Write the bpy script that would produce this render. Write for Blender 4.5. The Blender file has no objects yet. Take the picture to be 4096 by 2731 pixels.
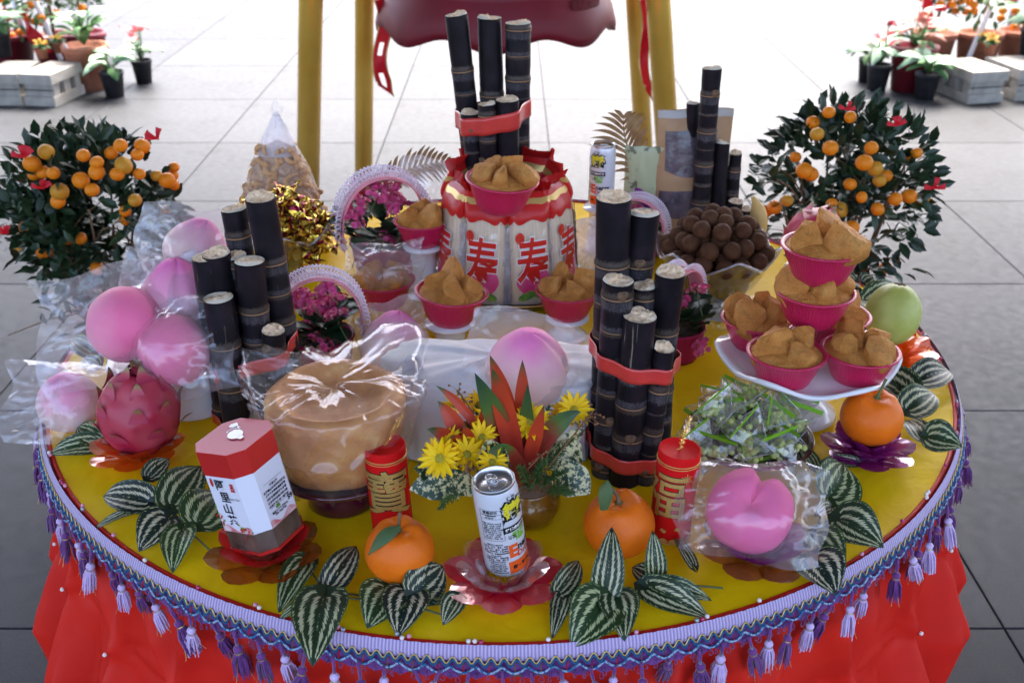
import bpy, bmesh, math, random
from math import sin, cos, pi, sqrt, radians, atan2, exp, hypot
from mathutils import Vector, Matrix, Euler, noise
import numpy as np
sc = bpy.context.scene
COL = sc.collection
TZ = 0.76                     # table top height (m)
# ---------------------------------------------------------------- camera
cd = bpy.data.cameras.new('camera'); cam = bpy.data.objects.new('camera', cd); COL.objects.link(cam)
cam.location = (0.016, -1.62, 1.59); cam.rotation_euler = (radians(90 - 27.135), 0, 0)
cd.sensor_width = 23.5; cd.lens = 23.98; cd.clip_end = 800
cd.dof.use_dof = True; cd.dof.focus_distance = 1.36; cd.dof.aperture_fstop = 5.0
sc.camera = cam
# ---------------------------------------------------------------- sky and sun
SUN_EL, SUN_AZ = radians(58), radians(12)     # soft high sun beyond the canopy
w = bpy.data.worlds.new('World'); sc.world = w; w.use_nodes = True
wn = w.node_tree; bg = wn.nodes['Background']
sky = wn.nodes.new('ShaderNodeTexSky'); sky.sky_type = 'NISHITA'; sky.sun_disc = False
sky.sun_elevation = SUN_EL; sky.sun_rotation = SUN_AZ; sky.dust_density = 5.0; sky.air_density = .75; sky.ozone_density = .5
wn.links.new(sky.outputs[0], bg.inputs[0]); bg.inputs[1].default_value = 0.15
sd = bpy.data.lights.new('sun', 'SUN'); sd.energy = 1.5; sd.angle = radians(30); sd.color = (1, .97, .92)
so = bpy.data.objects.new('sun', sd); COL.objects.link(so)
so.rotation_euler = Vector((-sin(SUN_AZ) * cos(SUN_EL), -cos(SUN_AZ) * cos(SUN_EL), -sin(SUN_EL))).to_track_quat('-Z', 'Y').to_euler()
sc.view_settings.view_transform = 'Standard'; sc.view_settings.look = 'None'
sc.view_settings.exposure = 3.15; sc.view_settings.gamma = 1.0
sc.render.engine = 'CYCLES'
cy = sc.cycles
cy.max_bounces = 12; cy.transparent_max_bounces = 24; cy.transmission_bounces = 8; cy.glossy_bounces = 4; cy.diffuse_bounces = 4
cy.caustics_reflective = False; cy.caustics_refractive = False; cy.use_denoising = True
cy.sample_clamp_indirect = 4.0

# ---------------------------------------------------------------- mesh helpers
R = random.Random(7)
def ns(x, y=0.0, z=0.0): return noise.noise(Vector((x, y, z)))
def fbm(p, o=3): return noise.fractal(Vector(p), 0.6, 2.0, o)
class MB:
    def __init__(s): s.v = []; s.f = []; s.m = []; s.uv = []
    def add(s, vs, fs, mi=0, uv=None):
        b = len(s.v); s.v += [tuple(a) for a in vs]
        s.uv += list(uv) if uv else [(0, 0)] * len(vs)
        for q in fs: s.f.append(tuple(i + b for i in q)); s.m.append(mi)
        return s
    def grid(s, fn, nu, nv, cu=False, cv=False, mi=0, uvf=None):
        vs = []; uv = []
        for j in range(nv + (0 if cv else 1)):
            for i in range(nu + (0 if cu else 1)):
                a, b = i / nu, j / nv
                vs.append(fn(a, b)); uv.append(uvf(a, b) if uvf else (a, b))
        W = nu + (0 if cu else 1); H = nv + (0 if cv else 1); fs = []
        for j in range(nv):
            for i in range(nu):
                i2 = (i + 1) % W if cu else i + 1; j2 = (j + 1) % H if cv else j + 1
                fs.append((j * W + i, j * W + i2, j2 * W + i2, j2 * W + i))
        return s.add(vs, fs, mi, uv)
    def lathe(s, prof, n=32, mi=0, ox=0, oy=0, oz=0, wob=None, cap=False):
        vs = []; uv = []
        L = len(prof)
        for k, (r, z) in enumerate(prof):
            for i in range(n):
                a = 2 * pi * i / n; rr = r * (wob(a, z, r) if wob else 1)
                vs.append((ox + rr * cos(a), oy + rr * sin(a), oz + z)); uv.append((i / n, k / max(1, L - 1)))
        fs = [(k * n + i, k * n + (i + 1) % n, (k + 1) * n + (i + 1) % n, (k + 1) * n + i) for k in range(L - 1) for i in range(n)]
        if cap: fs += [tuple(range(n))[::-1], tuple((L - 1) * n + i for i in range(n))]
        return s.add(vs, fs, mi, uv)
    def tube(s, path, rad, n=8, mi=0, cap=True):
        P = [Vector(p) for p in path]; m = len(P)
        if not hasattr(rad, '__len__'): rad = [rad] * m
        vs = []; uv = []; up = None
        for k in range(m):
            t = (P[min(k + 1, m - 1)] - P[max(k - 1, 0)]).normalized()
            if up is None: up = t.orthogonal().normalized()
            up = (up - t * up.dot(t)); up = up.normalized() if up.length > 1e-6 else t.orthogonal().normalized()
            sd_ = t.cross(up)
            for i in range(n):
                a = 2 * pi * i / n; vs.append(P[k] + (up * cos(a) + sd_ * sin(a)) * rad[k]); uv.append((i / n, k / (m - 1)))
        fs = [(k * n + i, k * n + (i + 1) % n, (k + 1) * n + (i + 1) % n, (k + 1) * n + i) for k in range(m - 1) for i in range(n)]
        if cap: fs += [tuple(range(n))[::-1], tuple((m - 1) * n + i for i in range(n))]
        return s.add(vs, fs, mi, uv)
    def box(s, c, d, mi=0, rz=0, M=None):
        vs = [Vector((x * d[0] / 2, y * d[1] / 2, z * d[2] / 2)) for x in (-1, 1) for y in (-1, 1) for z in (-1, 1)]
        Mx = M or Matrix.Rotation(rz, 4, 'Z')
        vs = [Mx @ p + Vector(c) for p in vs]
        return s.add(vs, [(0, 1, 3, 2), (4, 6, 7, 5), (0, 4, 5, 1), (2, 3, 7, 6), (0, 2, 6, 4), (1, 5, 7, 3)], mi)
    def ball(s, c, r, nu=12, nv=8, mi=0, fn=None):
        r = r if hasattr(r, '__len__') else (r, r, r)
        def g(a, b):
            th = 2 * pi * a; ph = pi * (b - .5) * .999; d = (cos(ph) * cos(th), cos(ph) * sin(th), sin(ph)); k = fn(d) if fn else 1
            return (c[0] + d[0] * r[0] * k, c[1] + d[1] * r[1] * k, c[2] + d[2] * r[2] * k)
        return s.grid(g, nu, nv, cu=True, mi=mi)
    def join(s, o, M=None, mi=None):
        b = len(s.v); s.v += [tuple(M @ Vector(p)) if M else p for p in o.v]; s.uv += o.uv
        s.f += [tuple(i + b for i in q) for q in o.f]; s.m += o.m if mi is None else [mi] * len(o.m)
        return s
    def mesh(s, name, mats, smooth=True):
        me = bpy.data.meshes.new(name); me.from_pydata(s.v, [], s.f)
        for m in (mats if isinstance(mats, (list, tuple)) else [mats]): me.materials.append(m)
        me.polygons.foreach_set('material_index', s.m)
        me.polygons.foreach_set('use_smooth', [smooth] * len(s.f))
        ul = me.uv_layers.new(name='UVMap'); li = np.empty(len(me.loops), dtype=np.int32); me.loops.foreach_get('vertex_index', li)
        ul.data.foreach_set('uv', np.array(s.uv, dtype=np.float32)[li].ravel()); me.update()
        return me
    def build(s, name, mats, parent=None, smooth=True, loc=None, rot=None, scale=None):
        return ob(name, s.mesh(name, mats, smooth), parent, loc, rot, scale)
def ob(name, me, parent=None, loc=None, rot=None, scale=None, M=None):
    o = bpy.data.objects.new(name, me); COL.objects.link(o); o.parent = parent
    if M is not None: o.matrix_basis = M
    if loc is not None: o.location = loc
    if rot is not None: o.rotation_euler = rot
    if scale is not None: o.scale = (scale,) * 3 if not hasattr(scale, '__len__') else scale
    return o
def tag(o, label, cat, group=None):
    o['label'] = label; o['category'] = cat
    if group: o['group'] = group
    return o
def thing(name, label, cat, loc=(0, 0, 0), rot=(0, 0, 0), group=None):
    o = bpy.data.objects.new(name, None); COL.objects.link(o); o.location = loc; o.rotation_euler = rot
    o.empty_display_size = .02
    return tag(o, label, cat, group)
def setting(o): o['kind'] = 'structure'; return o
def frame(origin, xdir, zdir):          # matrix with local x along xdir, local z near zdir
    x = Vector(xdir).normalized(); z = Vector(zdir); z = (z - x * z.dot(x)).normalized(); y = z.cross(x)
    return Matrix(((x.x, y.x, z.x, origin[0]), (x.y, y.y, z.y, origin[1]), (x.z, y.z, z.z, origin[2]), (0, 0, 0, 1)))
def bez(p0, p1, p2, n=8):
    p0, p1, p2 = Vector(p0), Vector(p1), Vector(p2)
    return [p0 * (1 - t) ** 2 + p1 * 2 * t * (1 - t) + p2 * t * t for t in [i / n for i in range(n + 1)]]
def text_mb(body, size, bold=0.0, mi=0, align='CENTER', lead=1.0):
    c = bpy.data.curves.new('lettering', 'FONT'); c.body = body; c.size = size; c.resolution_u = 2; c.offset = bold
    c.align_x = align; c.align_y = 'CENTER'; c.space_line = lead
    o = bpy.data.objects.new('lettering', c); COL.objects.link(o)
    dg = bpy.context.evaluated_depsgraph_get(); me = bpy.data.meshes.new_from_object(o.evaluated_get(dg))
    m = MB(); m.add([tuple(v.co) for v in me.vertices], [tuple(p.vertices) for p in me.polygons], mi)
    bpy.data.objects.remove(o); bpy.data.curves.remove(c); bpy.data.meshes.remove(me)
    return m
def slice_x(m, step):                     # cut a flat shape into strips so that it can be wrapped on a curve
    bm = bmesh.new(); vs = [bm.verts.new(p) for p in m.v]
    for f, k in zip(m.f, m.m):
        try: bm.faces.new([vs[i] for i in f]).material_index = k
        except ValueError: pass
    xs = [p[0] for p in m.v]; x = min(xs) + step
    while x < max(xs):
        bmesh.ops.bisect_plane(bm, geom=bm.verts[:] + bm.edges[:] + bm.faces[:], plane_co=(x, 0, 0), plane_no=(1, 0, 0)); x += step
    bm.verts.index_update(); o = MB()
    o.add([tuple(v.co) for v in bm.verts], [tuple(v.index for v in f.verts) for f in bm.faces], 0); o.m = [f.material_index for f in bm.faces]
    bm.free(); return o
def wrap(m, rad, ang, z0, dr=.0004, step=.004):   # flat (x,y) -> cylinder about z, ang measured from -y
    m = slice_x(m, step); r = rad + dr
    m.v = [(r * sin(ang + x / rad), -r * cos(ang + x / rad), z0 + y) for x, y, z in m.v]; return m
def polydisc(fn, n=32, mi=0):
    m = MB(); vs = [(0, 0, 0)] + [(*fn(2 * pi * i / n), 0) for i in range(n)]
    return m.add(vs, [(0, i + 1, (i + 1) % n + 1) for i in range(n)], mi)
def shift(m, dx, dy, dz=0): m.v = [(x + dx, y + dy, z + dz) for x, y, z in m.v]; return m

# ---------------------------------------------------------------- materials
class NT:
    def __init__(s, name):
        s.m = bpy.data.materials.new(name); s.m.use_nodes = True; s.t = s.m.node_tree; s.t.nodes.clear()
        s.o = s.t.nodes.new('ShaderNodeOutputMaterial'); s.tc = None
    def n(s, ty, ins=None, **at):
        k = s.t.nodes.new('ShaderNode' + ty)
        for a, v in at.items(): setattr(k, a, v)
        for i, v in (ins or {}).items():
            if isinstance(v, bpy.types.NodeSocket): s.t.links.new(v, k.inputs[i])
            else: k.inputs[i].default_value = v
        return k
    def co(s, kind='Object'):
        if s.tc is None: s.tc = s.n('TexCoord')
        return s.tc.outputs[kind]
    def noise(s, scale, detail=4, rough=.55, kind='Object', dist=0, vec=None):
        return s.n('TexNoise', {'Vector': vec or s.co(kind), 'Scale': scale, 'Detail': detail, 'Roughness': rough, 'Distortion': dist}).outputs['Fac']
    def ramp(s, fac, *st, mode='LINEAR'):
        k = s.n('ValToRGB', {'Fac': fac}); e = k.color_ramp.elements; k.color_ramp.interpolation = mode
        while len(e) < len(st): e.new(.5)
        for el, (p, c) in zip(e, st): el.position = p; el.color = c4(c)
        return k.outputs['Color']
    def mix(s, fac, a, b, bt='MIX'):
        k = s.n('MixRGB', {'Fac': fac, 'Color1': a if isinstance(a, bpy.types.NodeSocket) else c4(a), 'Color2': b if isinstance(b, bpy.types.NodeSocket) else c4(b)}, blend_type=bt)
        return k.outputs[0]
    def ma(s, op, a, b=0.0, c=0.0):
        return s.n('Math', {0: a, 1: b, 2: c}, operation=op).outputs[0]
    def bump(s, h, st, d=.002): return s.n('Bump', {'Height': h, 'Strength': st, 'Distance': d}).outputs[0]
    def pr(s, **k):
        nm = {'col': 'Base Color', 'rough': 'Roughness', 'metal': 'Metallic', 'nrm': 'Normal', 'coat': 'Coat Weight', 'crough': 'Coat Roughness', 'spec': 'Specular IOR Level',
              'sss': 'Subsurface Weight', 'trans': 'Transmission Weight', 'ior': 'IOR', 'sheen': 'Sheen Weight', 'cnrm': 'Coat Normal', 'alpha': 'Alpha'}
        d = {nm[a]: (c4(v) if a == 'col' and not isinstance(v, bpy.types.NodeSocket) else v) for a, v in k.items()}
        p = s.n('BsdfPrincipled', d)
        if 'sss' in k: p.inputs['Subsurface Radius'].default_value = (1, .5, .3); p.inputs['Subsurface Scale'].default_value = .006
        return p.outputs[0]
    def out(s, sh): s.t.links.new(sh, s.o.inputs['Surface']); return s.m
def c4(c): return c if len(c) == 4 else (*c, 1)
def dk(c, k): return tuple(a * k for a in c[:3])
def P(name, col, rough=.5, col2=None, nsc=30, bump=0, bsc=200, bd=.001, detail=4, lo=.35, hi=.65, **k):
    t = NT(name); c = col
    if col2: c = t.ramp(t.noise(nsc, detail), (lo, col), (hi, col2))
    if bump: k['nrm'] = t.bump(t.noise(bsc, 4), bump, bd)
    k.setdefault('spec', .2 if rough > .3 else .4)
    return t.out(t.pr(col=c, rough=rough, **k))
def film_mat(name, tint=(.985, .985, .985), veil=.10, gl=.05, rough=.07, veilcol=(.85, .85, .9), wr=22, bs=.12):
    t = NT(name)
    nm = t.bump(t.noise(wr, 3, .6, dist=1.5), bs, .004)
    lw = t.n('LayerWeight', {'Blend': .32, 'Normal': nm}).outputs['Facing']
    g = t.n('BsdfGlossy', {'Color': (.95, .95, 1, 1), 'Roughness': rough, 'Normal': nm}).outputs[0]
    tr = t.n('BsdfTransparent', {'Color': c4(tint)}).outputs[0]
    df = t.n('BsdfDiffuse', {'Color': c4(veilcol)}).outputs[0]; tl = t.n('BsdfTranslucent', {'Color': c4(veilcol)}).outputs[0]
    v = t.n('MixShader', {0: .5, 1: df, 2: tl}).outputs[0]
    a = t.n('MixShader', {0: t.ma('MULTIPLY', t.ma('ADD', t.noise(35, 3), .2), veil * 1.4), 1: tr, 2: v}).outputs[0]
    fac = t.ma('ADD', t.ma('MULTIPLY', t.ma('POWER', lw, 2.6), .45), gl)
    return t.out(t.n('MixShader', {0: fac, 1: a, 2: g}).outputs[0])
def crystal_mat(name, col, deep=None, k=.15, body=.52):
    t = NT(name); c = t.ramp(t.noise(22, 2), (.35, col), (.7, deep or col))
    gl = t.n('BsdfGlass', {'Color': c, 'Roughness': .03, 'IOR': 1.4}).outputs[0]
    tr = t.n('BsdfTransparent', {'Color': t.mix(.55, c, (1, 1, 1))}).outputs[0]
    tl = t.n('BsdfTranslucent', {'Color': c}).outputs[0]; df = t.n('BsdfDiffuse', {'Color': c}).outputs[0]
    a = t.n('MixShader', {0: k, 1: tr, 2: gl}).outputs[0]
    b = t.n('MixShader', {0: .35, 1: tl, 2: df}).outputs[0]
    a = t.n('MixShader', {0: body, 1: a, 2: b}).outputs[0]
    lw = t.n('LayerWeight', {'Blend': .3}).outputs['Fresnel']
    g = t.n('BsdfGlossy', {'Color': (1, 1, 1, 1), 'Roughness': .12}).outputs[0]
    return t.out(t.n('MixShader', {0: t.ma('MULTIPLY', lw, .16), 1: a, 2: g}).outputs[0])

M_film = film_mat('cellophane', veil=.11, gl=.06, rough=.13); M_film_soft = film_mat('bag_film', veil=.13, gl=.06, rough=.13)
M_film_clear = film_mat('clear_film', veil=.04, gl=.05, rough=.05)
M_film_milky = film_mat('milky_film', veil=.42, gl=.03, rough=.2, veilcol=(.82, .78, .84))
M_glass = film_mat('bowl_glass', tint=(.90, .93, .95), veil=.06, gl=.12, rough=.03, wr=8, bs=.05)
M_white = P('white_porcelain', (.80, .77, .76), .18, (.76, .72, .72), 12, coat=.5)
M_steel = P('aluminium', (.75, .75, .77), .28, metal=1, bump=.05, bsc=300)
M_pot_black = P('black_plastic_pot', (.02, .02, .022), .45, (.035, .035, .04), 20)
M_terra = P('terracotta', (.33, .12, .07), .75, (.42, .18, .11), 14, bump=.15)
M_soil = P('soil', (.03, .02, .012), .95, (.06, .04, .025), 60, bump=.8, bd=.006, bsc=90)
M_stem = P('green_stem', (.10, .14, .05), .6, (.16, .15, .06), 40)
M_twig = P('brown_twig', (.13, .08, .04), .8, (.2, .13, .07), 60, bump=.3)
M_red_ribbon = P('red_ribbon', (.50, .008, .014), .45, (.60, .012, .02), 20)
M_redtape = P('red_tape', (.62, .05, .035), .28, (.50, .035, .03), 18, coat=.3)
M_gold = P('gold_foil', (.80, .52, .12), .25, (.95, .72, .22), 300, metal=1, bump=.5, bsc=900)
M_black = P('black_print', (.012, .012, .012), .45)
M_pearl = P('pearl', (.78, .70, .66), .2, coat=.6)

# ================================================================ SETTING
def granite(name, k=1.0):
    t = NT(name)
    sp = t.noise(260, 2, .7); lg = t.noise(2.2, 5); md = t.noise(28, 4)
    rnd = t.n('ObjectInfo').outputs['Random']
    c = t.ramp(sp, (.36, dk((.050, .056, .068), k)), (.5, dk((.108, .117, .130), k)), (.66, dk((.195, .208, .225), k)))
    c = t.mix(.5, c, t.ramp(md, (.3, dk((.076, .080, .090), k)), (.7, dk((.150, .160, .175), k))))
    c = t.mix(t.ma('MULTIPLY', lg, .55), c, dk((.055, .055, .06), k))
    c = t.mix(t.ramp(t.noise(5.5, 6, .7), (.52, (0, 0, 0)), (.68, (.55, .55, .55))), c, dk((.05, .048, .046), k))
    c = t.mix(1, c, t.ramp(rnd, (0, (.84, .84, .84)), (1, (1.1, 1.1, 1.1))), 'MULTIPLY')
    return t.out(t.pr(col=c, rough=t.n('MapRange', {0: md, 1: .3, 2: .7, 3: .46, 4: .62}).outputs[0], nrm=t.bump(sp, .15, .0008), spec=.10))
M_granite = granite('granite', .42)
GX, GY, SX, SY = .211, .117, .875, .918
setting(MB().add([(-300, -300, -.02), (300, -300, -.02), (300, 300, -.02), (-300, 300, -.02)], [(0, 1, 2, 3)]).build('ground', M_granite))
fl = setting(MB().add([(GX - 8 * SX, GY - 4 * SY, -.011), (GX + 8 * SX, GY - 4 * SY, -.011), (GX + 8 * SX, GY + 12 * SY, -.011), (GX - 8 * SX, GY + 12 * SY, -.011)], [(0, 1, 2, 3)]).build('floor', P('grout', (.05, .05, .054), .9)))
def slab_mesh():
    m = MB(); a, b = SX / 2 - .0022, SY / 2 - .0022; e = .0015
    v = [(sx * a, sy * b, -.012) for sx, sy in ((-1, -1), (1, -1), (1, 1), (-1, 1))] + [(sx * a, sy * b, -e) for sx, sy in ((-1, -1), (1, -1), (1, 1), (-1, 1))] + [(sx * (a - e), sy * (b - e), 0) for sx, sy in ((-1, -1), (1, -1), (1, 1), (-1, 1))]
    f = [(8, 9, 10, 11)]
    for k in (0, 4):
        f += [(k + i, k + (i + 1) % 4, k + 4 + (i + 1) % 4, k + 4 + i) for i in range(4)]
    return m.add(v, f).mesh('paving_slab', M_granite, False)
sm = slab_mesh()
for i in range(-7, 7):
    for j in range(-3, 10):
        ob('paving_slab', sm, fl, (GX + (i + .5) * SX, GY + (j + .5) * SY, 0))
# the canopy that keeps the table in shade (above and outside the frame)
M_ceil = P('canopy_paint', (.50, .47, .44), .8, (.45, .42, .40), 3)
cn = setting(MB().box((0, .8, 4.7), (26, 10.0, .2)).build('canopy_ceiling', M_ceil))
for x in (-12.6, 12.6):
    for y in (-3.8, 5.2):
        MB().lathe([(.22, 0), (.22, .3), (.16, .35), (.15, 4.4), (.2, 4.6)], 20, ox=x, oy=y, cap=True).build('column', P('column_paint', (.3, .04, .03), .4), cn)

# ================================================================ TABLE
tb = thing('offering_table', 'large round table with yellow cloth, red smocked skirt and lilac tassel trim', 'table', (0, 0, 0))
TR = .738
def satin():
    t = NT('yellow_satin')
    a = t.noise(9, 4, .6); b = t.noise(45, 3)
    nm = t.bump(t.ma('ADD', t.noise(5, 3, .5, dist=1.0), t.ma('MULTIPLY', t.noise(26, 4, .6, dist=1.5), .12)), .45, .02); fine = t.bump(b, .05, .002)
    c = t.ramp(a, (.3, (.86, .52, .003)), (.7, (.93, .60, .006)))
    return t.out(t.pr(col=c, rough=.5, nrm=nm, coat=.03, crough=.12, spec=.05, cnrm=t.bump(t.noise(14, 4, .6, dist=2), .35, .01)))
M_satin = satin()
def topf(a, b):
    r = TR * b; th = 2 * pi * a
    return (r * cos(th), r * sin(th), TZ + .0012 * fbm((r * cos(th) * 9, r * sin(th) * 9, 3)) * (1 if b < .97 else .2) - .0006)
MB().grid(topf, 120, 40, cu=True).build('tablecloth', M_satin, tb)
MB().lathe([(0.0001, .7), (TR - .01, .7), (TR - .01, .752), (.0001, .752)], 64).build('tabletop', P('plywood', (.3, .2, .1), .7), tb)
MB().lathe([(.30, 0), (.28, .03), (.05, .05), (.045, .65), (.2, .7)], 24).build('pedestal', M_pot_black, tb)
M_redcloth = P('red_cloth', (.64, .020, .010), .5, (.57, .015, .008), 10, spec=.2, bump=.06, bsc=900, bd=.0004)
MB().lathe([(TR - .0035, .7595), (TR - .0005, .7620), (TR + .0025, .7608), (TR + .004, .752), (TR + .004, .735)], 160).build('rim_piping', M_redcloth, tb)
# skirt : smocked at a row of pearl pins, pleated below
NP = 30; DA = 2 * pi / NP; PH = radians(212.7); ZP = .545; ZT = .752
rs = random.Random(5); jit = [(rs.uniform(-.10, .10), rs.uniform(-.022, .035), rs.uniform(0, 6.28)) for _ in range(NP)]
SPC = DA * .74
def skirt_r(th, z):
    q = (th - PH) / DA; k0 = math.floor(q + .5); best = 0.0; near = 9
    for k in (k0 - 1, k0, k0 + 1):
        J = jit[k % NP]; x = (q - k - J[0]) * SPC; y = z - (ZP + J[1]); up = ZT - ZP - J[1]
        dd = hypot(x, y); near = min(near, dd)
        if dd < .3: best += (.012 * abs(sin(3.5 * atan2(x, y) + J[2])) * exp(-dd / .06) if y < 0 else .010 * abs(sin(3 * atan2(x, y) + J[2])) * exp(-dd / .08)) * (1 - exp(-dd / .012))
        for dx, dy, A, B, s0, s1 in ((-.5 * SPC, up, .007, .032, .010, .024), (.40 * SPC, up, .007, .028, .010, .022), (.006 + .02 * J[0], -.55, .010, .064, .008, .022), (.060, -.55, .006, .048, .007, .016), (-.068, -.55, .006, .050, .007, .016), (.06 * SPC, up * .7, .004, .0, .006, .010), (.25 * SPC, up * .9, .004, .014, .006, .012), (-.30 * SPC, up * .9, .004, .014, .006, .012)):
            L2 = dx * dx + dy * dy; t = (x * dx + y * dy) / L2; t = 0 if t < 0 else 1 if t > 1 else t
            d = hypot(x - t * dx, y - t * dy); tt = min(1, t * 3.5) if dy < 0 else min(1, t * 1.5); best += (A + (B - A) * tt) * (exp(-(d / (s0 + (s1 - s0) * tt)) ** 2) if dy > 0 else exp(-(sqrt(d * d + 2.5e-5) - .005) / (s0 + (s1 - s0) * tt)))
        ym = y + .03
        if ym < 0: best += .5 * min(1, -ym / .12) * .050 * exp(-(((q - k - J[0]) - .5) * SPC / (.010 + .016 * min(1, -ym / .2))) ** 2)
    h = best + .0025 * ns(th * 12, z * 16, 2) + .004 * ns(th * 5, z * 3, 7)
    lo = max(0, ZP - z)
    h += lo * .015 + min(1, lo / .12) * .014 * abs(sin(th * 60 + 3 * ns(th * 9, 4)))
    h -= .006 * exp(-(near / .006) ** 2)
    g = min(1, max(0, (.742 - z) / .15)); return .714 + (.014 * g * g * (3 - 2 * g)) + .85 * h * (min(1, .35 + .65 * max(0, (.735 - z) / .10)) if z < .735 else .35 * max(0, (ZT - z) / (ZT - .735)))
sk = MB()
sk.grid(lambda a, b: (skirt_r(2 * pi * a, ZT - .75 * b ** 1.15) * cos(2 * pi * a), skirt_r(2 * pi * a, ZT - .75 * b ** 1.15) * sin(2 * pi * a), ZT - .75 * b ** 1.15), 1200, 110, cu=True)
skirt = sk.build('skirt', M_redcloth, tb)
pin = MB().ball((0, 0, 0), .0032, 10, 6).mesh('pearl_pin', M_pearl)
for k in range(NP):
    a = PH + DA * (k + jit[k][0]); z = ZP + jit[k][1]
    if -.3 < sin(a) : continue
    r = skirt_r(a, z) + .003
    ob('pearl_pin', pin, skirt, (r * cos(a), r * sin(a), z))
# lilac braid with wave cords and tassels
M_lilac = P('lilac_braid', (.42, .28, .62), .7, (.50, .36, .68), 60, bump=.5, bsc=500)
def ribbed():
    t = NT('ribbed_lilac'); u = t.n('SeparateXYZ', {0: t.co('UV')}).outputs[0]
    s = t.ma('SINE', t.ma('MULTIPLY', u, 2 * pi * 1150))
    c = t.mix(t.ma('MULTIPLY_ADD', s, .5, .5), (.30, .20, .38), (.56, .44, .66))
    return t.out(t.pr(col=c, rough=.65, nrm=t.bump(s, .5, .001), sheen=.3))
M_braid = ribbed()
M_purple = P('purple_thread', (.10, .018, .13), .6, (.17, .04, .20), 80, sheen=.4, bump=.3, bsc=600)
M_lil = P('lilac_thread', (.54, .36, .62), .6, (.64, .48, .72), 80, sheen=.4, bump=.3, bsc=600)
M_bluecord = P('blue_cord', (.03, .12, .26), .5, (.30, .38, .52), 260, lo=.48, hi=.52)
M_navy = P('navy_cord', (.02, .09, .20), .5)
M_goldcord = P('gold_cord', (.62, .44, .16), .35, metal=.6)
RB = TR + .0065
br = MB(); NB = 1150
def brf(a, b):
    th = 2 * pi * a; z = .7635 - .019 * b + (.0012 * abs(sin(a * pi * NB / 2)) if b == 0 else 0)
    r = RB + .003 * sin(pi * b) + .004 * b
    return (r * cos(th), r * sin(th), z)
br.grid(brf, 900, 4, cu=True)
braid = br.build('braid_trim', M_braid, tb)
A0, A1 = radians(-205), radians(28)
NW = 330
def wave(off, amp, ph, r, n, mat, name, wl=1.0, absw=False):
    N = int((A1 - A0) / (2 * pi) * NW / wl * 8); pth = []
    for i in range(N + 1):
        a = A0 + (A1 - A0) * i / N; x = a * NW / wl + ph
        s = -abs(sin(x / 2)) * 1.6 + .8 if absw else cos(x)
        z = off + amp * s + .0012 * ns(a * 60, 3); rr = r + (.7635 - z) * .22
        pth.append((rr * cos(a), rr * sin(a), z))
    MB().tube(pth, n, 5).build(name, mat, braid)
wave(.7475, .0042, 0, RB + .0035, .0009, M_goldcord, 'gold_cord')
wave(.7447, .0042, 0, RB + .004, .0014, M_navy, 'blue_cord')
wave(.7372, .0052, .5, RB + .0045, .0016, M_bluecord, 'twisted_cord', 2.0, True)
lp = MB()                                   # purple thread lobes behind the cords
N = int((A1 - A0) / (2 * pi) * NW / 2)
for i in range(N):
    a = A0 + (A1 - A0) * (i + .5) / N
    def lob(u, v):
        aa = a + (u - .5) * (A1 - A0) / N * .95; dz = .012 + .006 * sin(pi * u)
        r = RB + .002 + .006 * v + .001 * sin(u * 40); return (r * cos(aa), r * sin(aa), .745 - v * dz * 1.2)
    lp.grid(lob, 6, 3)
lp.build('thread_lobes', M_purple, braid)['kind'] = 'stuff'
lp2 = MB()
for i in range(N * 3):                      # loose thread loops under the braid
    a = A0 + (A1 - A0) * (i + rs.random()) / N / 3; L = rs.uniform(.008, .018); w_ = rs.uniform(.002, .004) / .74
    p = [((RB + .009 + .003 * sin(pi * t)) * cos(a + w_ * sin(2 * pi * t) + .006 * t), (RB + .009) * sin(a + w_ * sin(2 * pi * t) + .006 * t), .731 - L * sin(pi * t)) for t in [k / 8 for k in range(9)]]
    lp2.tube(p, .0006, 3, cap=False)
lp2.build('thread_loops', M_purple, braid)['kind'] = 'stuff'
def tassel(seed, bent=0):
    q = random.Random(seed); m = MB()
    m.tube([(0, 0, 0), (.0006, 0, -.01), (0, 0, -.020)], .0017, 5, 0); m.tube([(.001, .001, 0), (-.0012, 0, -.01), (0, 0, -.020)], .0014, 5, 0)
    m.lathe([(.001, -.018), (.0042, -.020), (.005, -.0225), (.0036, -.0255), (.0034, -.0262), (.0046, -.0275), (.005, -.029)], 10, 1)
    m.lathe([(.0041, -.0256), (.0043, -.0262), (.0041, -.0268)], 10, 2)
    for i in range(34):
        a = q.uniform(0, 2 * pi); r0 = .0036 * sqrt(q.random()); r1 = r0 * 2.1 + q.uniform(0, .0015); L = q.uniform(.024, .031)
        m.tube([(r0 * cos(a), r0 * sin(a), -.027), (r1 * .9 * cos(a), r1 * .9 * sin(a), -.036), (r1 * cos(a + .1), r1 * sin(a + .1), -.027 - L)], [.0011, .0012, .0006], 4, 1, cap=False)
    for i in range(3):
        a = q.uniform(0, 6.28); m.tube([(.003 * cos(a), .003 * sin(a), -.028), (.006 * cos(a), .006 * sin(a), -.045), (.011 * cos(a), .011 * sin(a), -.058)], .0003, 3, 2, cap=False)
    return m
TM = [[tassel(s + 10 * c).mesh('tassel', [M_purple, (M_purple, M_lil)[c], M_goldcord]) for s in range(3)] for c in (0, 1)]
nt_ = int((A1 - A0) * .75 / .0318); rt = random.Random(11)
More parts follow.
